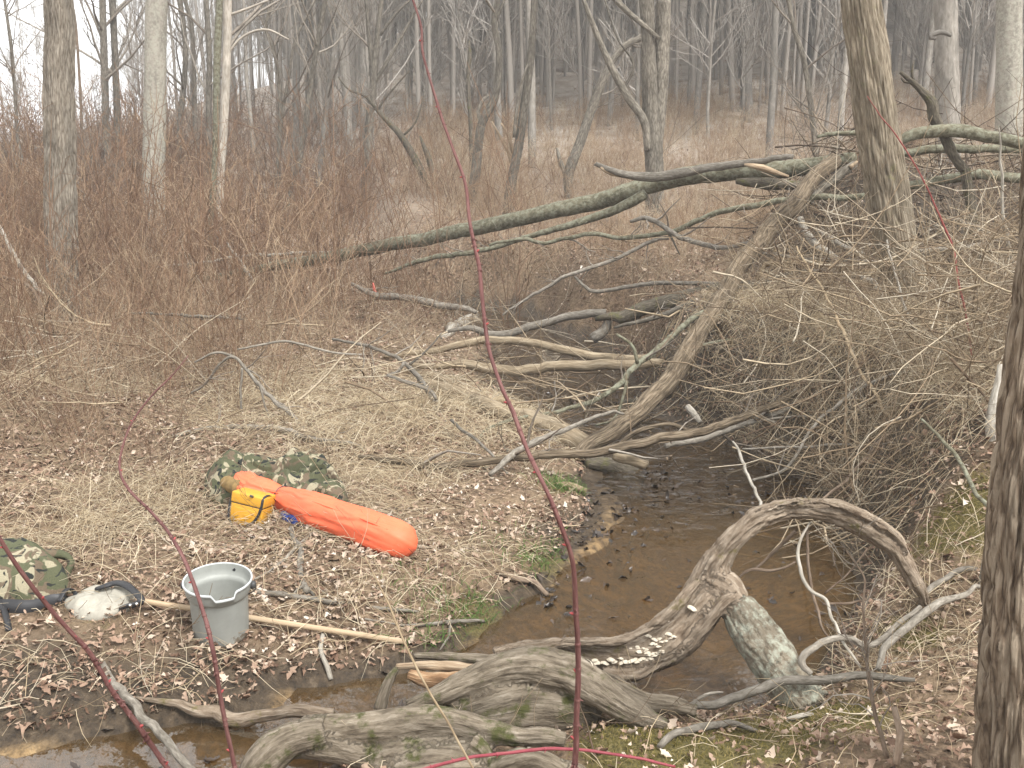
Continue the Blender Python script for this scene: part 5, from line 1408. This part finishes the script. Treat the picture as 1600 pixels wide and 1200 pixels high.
# blue pad under the bag
M['blue'] = plain('blue_cloth', (.035, .085, .36), .7, .3, ns=20, var=.2)
m_, c = heap([(438, 806), (455, 800), (482, 806), (500, 816), (480, 824), (458, 819), (442, 812)], lambda X, Y, e: .01+.03*np.minimum(1, e/.3)**.5+.012*folds(X, Y, 81), nA=50, nR=10)
bl = empty('blue_pad', c, 'small folded blue pad peeking from under the orange bag', 'pad')
m_.build('body', M['blue'], bl, origin=c)
# yellow case
M['yellow'] = worn('yellow_case_plastic', (.56, .29, .03), .5, amt=.66)
pc = G(392, 822)
kx = depth(pc)/FPX
W_, Dp, Hc = 56*kx, 36*kx, 52*kx
yc = empty('yellow_case', (pc[0]-.022, pc[1]+.06, pc[2]-.012), 'small yellow hard case with a black strap in front of the orange bag', 'case')
yc.rotation_euler = (R_(-8), R_(8), R_(-16))
def rbox(sx, sy, sz, bev, seg=3, taper=1.0):
    b_ = bmesh.new(); bmesh.ops.create_cube(b_, size=1)
    for v_ in b_.verts:
        k = taper if v_.co.z < 0 else 1
        v_.co = Vector((v_.co.x*sx*k, v_.co.y*sy*k, v_.co.z*sz))
    bmesh.ops.bevel(b_, geom=list(b_.edges), offset=bev, segments=seg, affect='EDGES', profile=.5)
    me = bpy.data.meshes.new('box'); b_.to_mesh(me); b_.free()
    me.polygons.foreach_set('use_smooth', np.ones(len(me.polygons), bool))
    return me
def box(name, parent, size, loc, mat, bev=.004, rot=(0, 0, 0), taper=1.0):
    me = rbox(*size, bev, 3, taper); me.name = name; me.materials.append(mat)
    return simple(name, me, parent, loc, rot)
box('body', yc, (W_, Dp, Hc*.66), (0, 0, Hc*.33), M['yellow'], .007, taper=.96)
box('lid', yc, (W_*1.03, Dp*1.05, Hc*.33), (0, 0, Hc*.66+Hc*.168), M['yellow'], .008)
box('seam', yc, (W_*.99, Dp*1.0, .006), (0, 0, Hc*.662), M['black'], .001)
box('front_panel', yc, (W_*.66, .006, Hc*.40), (-W_*.04, -Dp*.487, Hc*.34), M['yellow'], .002)
box('label_plate', yc, (W_*.24, .004, Hc*.08), (W_*.08, -Dp*.5-.002, Hc*.34), M['yellow'], .001)
box('latch', yc, (W_*.10, .010, Hc*.14), (W_*.12, -Dp*.53, Hc*.97), M['wire'], .002, (R_(60), 0, 0))
m_ = MB()
q = .53*Dp
log_tube(m_, [(W_*.50, q, Hc*.8), (W_*.46, 0, Hc*1.02), (W_*.46, -q*.9, Hc*.98), (W_*.46, -q*1.05, Hc*.75), (W_*.40, -q*1.05, Hc*.45), (W_*.27, -q*1.05, Hc*.2), (W_*.10, -q*1.08, Hc*.04)], [.0075]*7, 8, .01, 0, 0, 1, flat=.4)
m_.build('strap', M['black'], yc)
m_ = MB()
log_tube(m_, [(-W_*.50, 0, Hc*.98), (-W_*.55, -q*.6, Hc*.8), (-W_*.56, -q*.8, Hc*.5), (-W_*.50, -q*1.0, Hc*.2), (-W_*.38, -q*1.1, Hc*.02)], [.0065]*5, 8, .01, 0, 0, 1, flat=.4)
m_.build('strap', M['black'], yc)
# ------------------------------------------------------------------ leaves, straw, brush
LEAFT = np.array([(0, 0, 0), (.16, .10, .02), (.30, .27, .06), (.42, .15, .04), (.62, .24, .09), (.78, .12, .08), (.30, 0, 0), (.62, 0, .01), (1, 0, .06), (.16, -.10, .02), (.30, -.27, .06), (.42, -.15, .04), (.62, -.24, .09), (.78, -.12, .08)])
LEAFF = np.array([(0, 6, 1), (1, 6, 2), (2, 6, 3), (3, 6, 7), (3, 7, 4), (4, 7, 5), (5, 7, 8), (0, 9, 6), (9, 10, 6), (10, 11, 6), (11, 7, 6), (11, 12, 7), (12, 13, 7), (13, 8, 7)])
def leaf_batch(mb, pos, size, rng, tilt=.45, curl=(0, 3.5), rn=None):
    N = len(pos)
    T = np.repeat(LEAFT[None], N, 0)
    T[..., 0] -= .5
    T[..., 1] *= rng.uniform(.6, 1.25, (N, 1))
    T = T+rng.normal(size=T.shape)*.025
    T[..., 2] *= rng.uniform(curl[0], curl[1], (N, 1))*rng.choice([-1, 1, 1], (N, 1))
    T[..., 2] += (T[..., 0]**2)*rng.normal(size=(N, 1))*.9
    T *= size[:, None, None]
    a, b_, c = rng.uniform(0, 6.283, N), rng.normal(size=N)*tilt, rng.normal(size=N)*tilt
    ca, sa, cb, sb, cc, sc_ = np.cos(a), np.sin(a), np.cos(b_), np.sin(b_), np.cos(c), np.sin(c)
    x, y, z = T[..., 0], T[..., 1], T[..., 2]
    y, z = y*cc[:, None]-z*sc_[:, None], y*sc_[:, None]+z*cc[:, None]
    x, z = x*cb[:, None]+z*sb[:, None], -x*sb[:, None]+z*cb[:, None]
    x, y = x*ca[:, None]-y*sa[:, None], x*sa[:, None]+y*ca[:, None]
    V = np.stack([x, y, z], -1)+pos[:, None, :]
    F = LEAFF[None]+(np.arange(N)*len(LEAFT))[:, None, None]
    rn = rng.random(N) if rn is None else rn
    mb.add(V.reshape(-1, 3), None, F.reshape(-1, 3), None, np.repeat(rn, len(LEAFT)))

rng = np.random.default_rng(501)
def scatter(n, x0, x1, y0, y1, power=1.0):
    y = y0+(y1-y0)*rng.random(n)**power
    x = rng.uniform(x0, x1, n)
    return x, y
def inview(x, y, m=.62):
    return np.abs(x) < y*m+.5
# leaves: near, middle, far; alike leaves share their mesh
leaf_me = []
for k in range(36):
    m_ = MB(); leaf_batch(m_, np.zeros((1, 3)), np.array([1.0]), rng, tilt=.3, rn=np.array([(k+.5)/36]))
    leaf_me.append(m_.mesh('fallen_leaf', M['leaf'], smooth=False))
xs, ys = [], []
for n, a in ((32000, (-3.4, 3.4, 2.3, 5.0, 1)), (64000, (-5.2, 5.2, 5.0, 9, 1)), (60000, (-9, 9, 9, 15.5, 1)), (45000, (-22, 22, 15, 42, 1.4))):
    x, y = scatter(n, *a); k = inview(x, y); xs.append(x[k]); ys.append(y[k])
x, y = np.concatenate(xs), np.concatenate(ys)
sd = poly_sd(x, y)
mo = patches(x, y, MOSS_PTS)
clump = fbm(np.stack([x*1.3, y*1.3, x*0], -1), 88, 3)
mudp = patches(x, y, MUD_PTS)
keep = ((sd > .015) & (rng.random(len(x)) < np.clip((clump-.28)*3.4, np.where((x > .3) & (y < 4.2), .7, .32), 1)*(1-.75*mo)*(1+.3*mudp)*np.where((sd < .2) & (y < 4.3), 2.2, 1)))
x, y, sd, mudp = x[keep], y[keep], sd[keep], mudp[keep]
g = ground(x, y)
size = np.clip(0.0285*rng.lognormal(0, .36, len(x)), .014, .085)*np.where(y > 15, 1.7, np.where(y > 9, 1.2, 1))
pos = np.stack([x, y, g+.003+.022*rng.random(len(x))], -1)
wet = np.maximum(np.exp(-sd/.10), .8*mudp)
rn = np.clip(rng.beta(2.4, 2.2, len(x))-.25*wet, 0, .999)
tone = fbm(np.stack([x*.5, y*.5, x*0], -1), 89, 2)
rn = np.clip(rn+(tone-.5)*.35, 0, .999)
idx = np.minimum(35, (rn*36).astype(int))
rot = np.stack([rng.normal(size=len(x))*.3, rng.normal(size=len(x))*.3, rng.uniform(0, 6.28, len(x))], -1)
order = np.argsort(-(size/np.maximum(depth(pos.T), 1))*(np.abs(x) < y*.48))
big = order[:280]; rest = order[280:]
gn_scatter('leaf_litter', leaf_me, pos[rest], rot[rest], np.repeat(size[rest, None], 3, 1), idx[rest], 'brown and tan fallen leaves carpeting the banks', 'leaves')
for k in big:
    o = bpy.data.objects.new('fallen_leaf', leaf_me[idx[k]])
    COL.objects.link(o); o.parent = ground_o
    o.location = pos[k]; s = size[k]*1.05
    o.scale = (s, s, s); o.rotation_euler = rot[k]
# sodden leaves in the shallows
x, y = scatter(15000, -2.5, 2.2, 3.0, 11, 1)
sd = poly_sd(x, y)
mud = patches(x, y, [(905, 800, .42, 1), (960, 790, .25, .8), (890, 860, .25, .7), (1010, 770, .25, .6), (940, 600, .5, .35), (1050, 720, .4, .5), (880, 910, .15, .5), (1000, 850, .5, .18), (1200, 900, .6, .14), (1150, 740, .3, .5), (200, 1150, .5, .22), (560, 1075, .3, .4), (330, 1150, .3, .3), (1060, 1080, .2, .3), (740, 1010, .2, .4)])
k = (sd < .05) & (rng.random(len(x)) < mud)
x, y, sd = x[k], y[k], sd[k]
g = ground(x, y)
z = np.where(rng.random(len(x)) < .55, np.maximum(g+.006, .003), np.maximum(g, -.06)+.004)
mb = MB(); leaf_batch(mb, np.stack([x, y, z], -1), rng.uniform(.03, .075, len(x)), rng, tilt=.3, rn=np.clip(rng.random(len(x))**2*.55, 0, 1))
M['wetleaf'] = rnd_mat('sodden_leaves', [(0, (.022, .016, .012)), (.5, (.07, .045, .028)), (1, (.2, .14, .09))], .35, .5)
tag(mb.build('sodden_leaves', M['wetleaf'], kind='stuff', smooth=False), 'dark sodden leaves lying in the muddy shallows', 'leaves')

# dry straw
def straw(n, area, L, lift, r, seed, dens, mat='straw', name='dry_grass', lab='', upright=0.0, rnf=None):
    rg = np.random.default_rng(seed)
    x = rg.uniform(area[0], area[1], n); y = rg.uniform(area[2], area[3], n)
    k = rg.random(n) < dens(x, y)
    x, y = x[k], y[k]; N = len(x)
    a = rg.uniform(0, 6.283, N)
    el = rg.uniform(0, .35, N)+upright*rg.uniform(.3, 1.2, N)
    ln = rg.uniform(L[0], L[1], N)
    t = np.linspace(0, 1, 4)
    bend = rg.normal(size=N)*.5
    P = np.zeros((N, 4, 3))
    aa = a[:, None]+bend[:, None]*t
    P[..., 0] = x[:, None]+ln[:, None]*t*np.cos(aa)*np.cos(el)[:, None]
    P[..., 1] = y[:, None]+ln[:, None]*t*np.sin(aa)*np.cos(el)[:, None]
    hump = np.sin(t*math.pi)*.12
    P[..., 2] = ground(P[..., 0], P[..., 1])*(1-min(1, upright))+ground(x, y)[:, None]*min(1, upright)+ln[:, None]*(t*np.sin(el)[:, None]*(1-.45*t*upright)+hump)+lift*rg.random(N)[:, None]
    Rr = r*rg.uniform(.6, 1.3, N)[:, None]*np.array([1, 1, .8, .3])*np.maximum(1, y/6)[:, None]
    m_ = MB(); tubes(m_, P, Rr, 3, rn=rg.random(N) if rnf is None else rnf(x, y, rg))
    return tag(m_.build(name, M[mat], kind='stuff'), lab[0], lab[1])
def d_straw(x, y):
    sd = poly_sd(x, y)
    c = fbm(np.stack([x*1.1, y*1.1, x*0+3], -1), 91, 2)
    return (sd > .06)*inview(x, y)*np.clip((c-.36)*3.6, .12, 1)*np.where(y < 3.7, .8, 1)
straw(42000, (-4.5, 4.0, 2.6, 9.5), (.06, .26), .02, .0014, 601, d_straw, lab=('matted tan dry grass lying over the bank', 'grass'))
def d_tus(x, y):
    c = patches(x, y, [(190, 800, .4, 1), (420, 640, .6, .5), (560, 690, .6, .8), (640, 660, .5, 1), (700, 640, .4, 1), (600, 760, .4, .6), (120, 880, .35, .6), (250, 900, .3, .4), (1480, 1000, .28, 1), (1420, 1060, .25, .8), (780, 690, .4, .9), (830, 660, .3, .9), (1500, 970, .2, 1), (1250, 690, .5, .9), (1350, 680, .5, .9), (1450, 700, .4, .9), (1330, 740, .4, .9), (1180, 620, .6, .8), (1300, 600, .6, .8)])
    return c*(poly_sd(x, y) > .03)
straw(44000, (-4, 3.6, 2.6, 9.0), (.10, .34), .01, .0013, 602, d_tus, lab=('tufts of straw coloured grass on the left bank', 'grass'), upright=.55)
def d_hang(x, y):
    u = x/y*1600+800
    sd = poly_sd(x, y)
    return (sd > .03)*(sd < 1.3)*np.interp(u, [1080, 1180, 1560], [0, 1, 1])*np.clip((fbm(np.stack([x*2.5, y*2.5, x*0], -1), 97, 2)-.3)*3, 0, 1)
straw(5500, (.9, 3.6, 4.7, 8.6), (.15, .42), .02, .0014, 606, d_hang, lab=('straw coloured grass hanging over the steep right bank', 'grass'), upright=.4)
def d_green(x, y):
    return patches(x, y, [(722, 990, .10, 1), (700, 975, .14, .5), (755, 930, .16, .5), (770, 945, .10, .5), (690, 930, .2, .2), (880, 742, .12, .8), (850, 850, .2, .3)])*(poly_sd(x, y) > -.02)
straw(42000, (-1.2, .8, 3.4, 6.8), (.05, .13), 0, .0014, 603, d_green, 'green', 'green_grass', ('bright green grass tuft at the edge of the brown water', 'grass'), upright=1.0)
def d_moss(x, y):
    return patches(x, y, [(960, 1165, .13, 1), (1010, 1180, .2, 1), (1080, 1190, .25, .8), (1180, 1160, .25, .8), (1300, 1125, .2, .8), (1500, 925, .25, .8), (1250, 1090, .1, .8)])*(poly_sd(x, y) > 0)
straw(42000, (0, 2.4, 2.4, 4.6), (.012, .035), 0, .0012, 604, d_moss, 'mosstuft', 'moss', ('yellow green moss on the near bank beside the root mass', 'moss'), upright=1.0)

# brush: clumps of thin stems, alike clumps share their mesh
def clump_mesh(seed, n, rad, r0, side, lean, rlo, rhi, mat, kink=.13, sub=2):
    rg = np.random.default_rng(seed)
    K = 5
    x, y = rg.normal(size=n)*rad, rg.normal(size=n)*rad
    h = rg.uniform(.45, 1.1, n)
    P = np.zeros((n, K, 3)); P[:, 0] = np.stack([x, y, x*0-.05], -1)
    d = nrm(np.stack([rg.normal(size=n)*lean+x*.5, rg.normal(size=n)*lean+y*.5, np.ones(n)], -1))
    p = P[:, 0].copy()
    for s in range(1, K):
        d = nrm(d+rg.normal(size=(n, 3))*kink)
        p = p+d*(h/(K-1))[:, None]; P[:, s] = p
    Rr = (r0*rg.uniform(.6, 1.5, n))[:, None]*np.linspace(1, .4, K)
    rn = rg.uniform(rlo, rhi, n)
    m_ = MB(); tubes(m_, P, Rr, 3, rn=rn)
    tp, tr_ = spawn(rg, P, Rr, side, .12, .98, (.15, .5), (.35, 1.1), 4, .2, .2, .6)
    tubes(m_, tp, np.maximum(tr_, r0*.5), 3, rn=np.clip(np.repeat(rn, side)+rg.normal(size=len(tp))*.12, 0, 1))
    sp, sr = spawn(rg, tp, tr_, sub, .2, .95, (.06, .25), (.4, 1.1), 3, .1, .2, .7)
    tubes(m_, sp, np.maximum(sr, r0*.38), 3, rn=np.clip(np.repeat(rn, side*sub)+rg.normal(size=len(sp))*.15, 0, 1))
    return m_.mesh('brush_clump', mat)
near_red = [clump_mesh(900+k, 11, .26, .0022, 4, .22, .05+.1*k, .40+.1*k, M['brush']) for k in range(5)]
far_red = [clump_mesh(910+k, 11, .34, .0040, 4, .22, .0+.05*k, .30+.06*k, M['brush']) for k in range(5)]
pale = [clump_mesh(920+k, 10, .26, .0036, 5, .3, .25+.12*k, .65+.12*k, M['brush']) for k in range(4)]
loose = [clump_mesh(930+k, 9, .2, .0019, 4, .65, .1*k, .5+.1*k, M['tangle'], .2) for k in range(5)]
tall_stem = [clump_mesh(940+k, 3, .12, .0023, 6, .16, .0+.08*k, .12+.12*k, M['brush'], .07, 2) for k in range(5)]
def spread(name, kinds, n, area, dens, hf, seed, lab, cat, power=1.0):
    rg = np.random.default_rng(seed)
    x = rg.uniform(area[0], area[1], n); y = area[2]+(area[3]-area[2])*rg.random(n)**power
    k = rg.random(n) < dens(x, y)
    x, y = x[k], y[k]; N = len(x)
    h = hf(x, y, rg)
    return gn_scatter(name, kinds, np.stack([x, y, ground(x, y)], -1), np.stack([rg.normal(size=N)*.08, rg.normal(size=N)*.08, rg.uniform(0, 6.28, N)], -1),
                      np.stack([h, h, h], -1), rg.integers(0, len(kinds), N), lab, cat)
def edge_left(x, y):
    # the brush begins farther back near the stream and the gear
    u = x/y*1600+800
    lim = np.interp(u, [-100, 0, 180, 250, 400, 560, 650, 720], [5.3, 5.3, 5.5, 6.4, 7.0, 8.2, 9.6, 11])
    return np.maximum(sstep(0, 2.2, y-lim), .13*sstep(-1.2, -.6, y-lim)*(u < 330))
def d_br(x, y):
    u = x/y*1600+800
    c = fbm(np.stack([x*.8, y*.8, x*0], -1), 95, 2)
    return inview(x, y)*edge_left(x, y)*np.clip((c-.25)*2.6, .2, 1)*np.interp(u, [0, 480, 640, 760], [1, .9, .5, .15])*(1-.6*sstep(250, 360, u)*sstep(8.5, 9.5, y)*(1-sstep(13.5, 14.5, y)))
def h_br(x, y, rg):
    u = x/y*1600+800
    return np.interp(y, [5, 6, 8, 11, 16, 24, 34], [.4, .55, .8, 1.1, 1.75, 2.2, 2.6])*(.5+.85*rg.random(len(x))**1.6)*np.interp(u, [0, 300, 600, 800], [1.08, 1, .7, .5])
spread('brush_thicket', near_red, 800, (-7.5, 1, 6, 12.5), d_br, h_br, 701, 'dense thicket of thin reddish brown stems at the left', 'brush')
spread('brush_thicket', far_red, 1500, (-20, 1, 11.5, 34), d_br, h_br, 702, 'reddish brown brush reaching back between the left trees', 'brush')
spread('tall_stems', tall_stem, 420, (-8, .3, 5.2, 16), lambda x, y: inview(x, y)*edge_left(x, y)*np.interp(x/y*1600+800, [0, 480, 640], [1, .8, .2]), lambda x, y, rg: np.interp(y, [5, 8, 12, 16], [1.0, 1.5, 2.2, 2.6])*rg.uniform(.7, 1.25, len(x)), 706, 'taller thin red brown stems standing out of the thicket', 'brush')
def d_mid(x, y):
    u = x/y*1600+800
    c = fbm(np.stack([x*.7, y*.7, x*0+9], -1), 96, 2)
    return inview(x, y)*np.interp(u, [560, 700, 1600], [0, 1, 1])*(poly_sd(x, y) > .2)*np.clip((c-.25)*2.6, .2, 1)*sstep(9.8, 11.6, y+.3*np.abs(x-.3))
spread('streamside_scrub', pale+far_red[3:4], 4300, (-5, 21, 10, 33), d_mid, lambda x, y, rg: np.interp(y, [10, 12, 16, 30], [.5, .6, .8, 1.0])*rg.uniform(.5, 1.2, len(x)), 703, 'low pinkish brown scrub beyond the fallen logs', 'brush', 1.2)
def by_tree(x, y):
    return 1-.8*((np.abs(x-3.35*y/8.6) < .36) & (y > 7.2) & (y < 9))
def d_rt(x, y):
    u = x/y*1600+800
    return by_tree(x, y)*inview(x, y)*np.interp(u, [1080, 1180, 1300], [0, .6, 1])*(poly_sd(x, y) > .02)*sstep(4.4, 5.2, y)*(1-.9*sstep(7.6, 8.4, y))
spread('bank_scrub', loose, 900, (1.0, 7.5, 4.4, 13), d_rt, lambda x, y, rg: rg.uniform(.35, .95, len(x)), 704, 'thin brown stems standing over the right bank', 'brush')

# tangle of loose sticks on the right bank
def tangle(n, area, dens, L, r, hmax, seed, name, lab, el=(-.5, .9), mat='tangle'):
    rg = np.random.default_rng(seed)
    x = rg.uniform(area[0], area[1], n); y = rg.uniform(area[2], area[3], n)
    k = rg.random(n) < dens(x, y); x, y = x[k], y[k]; N = len(x)
    z = np.maximum(ground(x, y), 0)+rg.random(N)**1.6*hmax
    a = rg.uniform(0, 6.283, N); e = rg.uniform(el[0], el[1], N)
    ln = rg.uniform(L[0], L[1], N)
    K = 7
    d = np.stack([np.cos(a)*np.cos(e), np.sin(a)*np.cos(e)*.8, np.sin(e)], -1)
    P = np.zeros((N, K, 3)); p = np.stack([x, y, z], -1)-d*ln[:, None]*.5
    P[:, 0] = p
    turn = rg.normal(size=(N, 3))*.13
    for s in range(1, K):
        d = nrm(d+turn+rg.normal(size=(N, 3))*.11)
        p = p+d*(ln/(K-1))[:, None]; P[:, s] = p
    P[..., 2] = np.maximum(P[..., 2], np.maximum(ground(P[..., 0], P[..., 1]), 0)-.02)
    Rr = (r*rg.lognormal(0, .45, N))[:, None]*np.linspace(1, .35, K)
    m_ = MB(); rn = rg.random(N); tubes(m_, P, Rr, 4, rn=rn)
    tp, tr_ = spawn(rg, P, Rr, 3, .2, .95, (.1, .4), (.4, 1.1), 4, .05, .25, .6)
    tubes(m_, tp, np.maximum(tr_, .0011), 3, rn=np.repeat(rn, 3))
    return tag(m_.build(name, M[mat], kind='stuff'), lab[0], lab[1])
def d_t1(x, y):
    u = x/y*1600+800
    return by_tree(x, y)*np.interp(u, [1060, 1180, 1300, 1620], [0, .5, 1, 1])*(poly_sd(x, y) > -.15)*sstep(4.4, 5.2, y)*inview(x, y)*(1-.25*sstep(7.6, 8.6, y))
tangle(3500, (.9, 6, 4.5, 9.5), d_t1, (.4, 1.5), .0036, .75, 801, 'stick_tangle', ('tangle of grey and tan sticks heaped on the right bank', 'sticks'))
def d_t2(x, y):
    u = x/y*1600+800
    return np.interp(u, [1150, 1250, 1620], [0, 1, 1])*inview(x, y)
tangle(900, (1.6, 7, 9.4, 12), d_t2, (.5, 1.8), .006, .45, 802, 'root_heap_sticks', ('dark sticks caught on the earth heap around the near tree', 'sticks'), mat='darktangle')
def d_t3(x, y):
    u = x/y*1600+800
    return np.interp(u, [480, 620, 1000, 1100], [0, .7, .7, 0])*(poly_sd(x, y) > -.6)*inview(x, y)
tangle(900, (-3, 2.2, 7.0, 12.5), d_t3, (.4, 1.3), .0042, .35, 803, 'flood_debris', ('grey twigs and flood debris caught around the fallen logs', 'sticks'), el=(-.2, .5))
def d_t4(x, y):
    u = x/y*1600+800
    return edge_left(x, y)*inview(x, y)*(u < 620)
tangle(800, (-5, 0, 6.2, 10), d_t4, (.4, 1.2), .0034, .5, 804, 'dead_stems', ('bent dead stems and pale twigs in the left brush', 'sticks'), el=(-.4, .9))
def d_t5(x, y):
    return (poly_sd(x, y) > .05)*inview(x, y)
tangle(700, (-2.6, 2.4, 3.0, 7.2), d_t5, (.12, .5), .0024, .03, 805, 'twig_litter', ('small twigs scattered over the leaves', 'sticks'), el=(-.05, .08))

# the grey spring air under the cloud
mz = bpy.data.materials.new('haze_air'); mz.use_nodes = True
nz_ = mz.node_tree.nodes; nz_.clear()
oz = nz_.new('ShaderNodeOutputMaterial'); pv = nz_.new('ShaderNodeVolumePrincipled')
pv.inputs['Color'].default_value = (.93, .94, .94, 1)
pv.inputs['Density'].default_value = 0.0031
mz.node_tree.links.new(pv.outputs[0], oz.inputs['Volume'])
hb = bpy.data.meshes.new('haze'); bb = bmesh.new(); bmesh.ops.create_cube(bb, size=1)
for v_ in bb.verts: v_.co = Vector((v_.co.x*290, 80+v_.co.y*250, 26.5+v_.co.z*63))
bb.to_mesh(hb); bb.free(); hb.materials.append(mz)
hz = bpy.data.objects.new('haze', hb); COL.objects.link(hz); tag(hz, 'thin grey haze among the far trees', 'haze', kind='stuff')
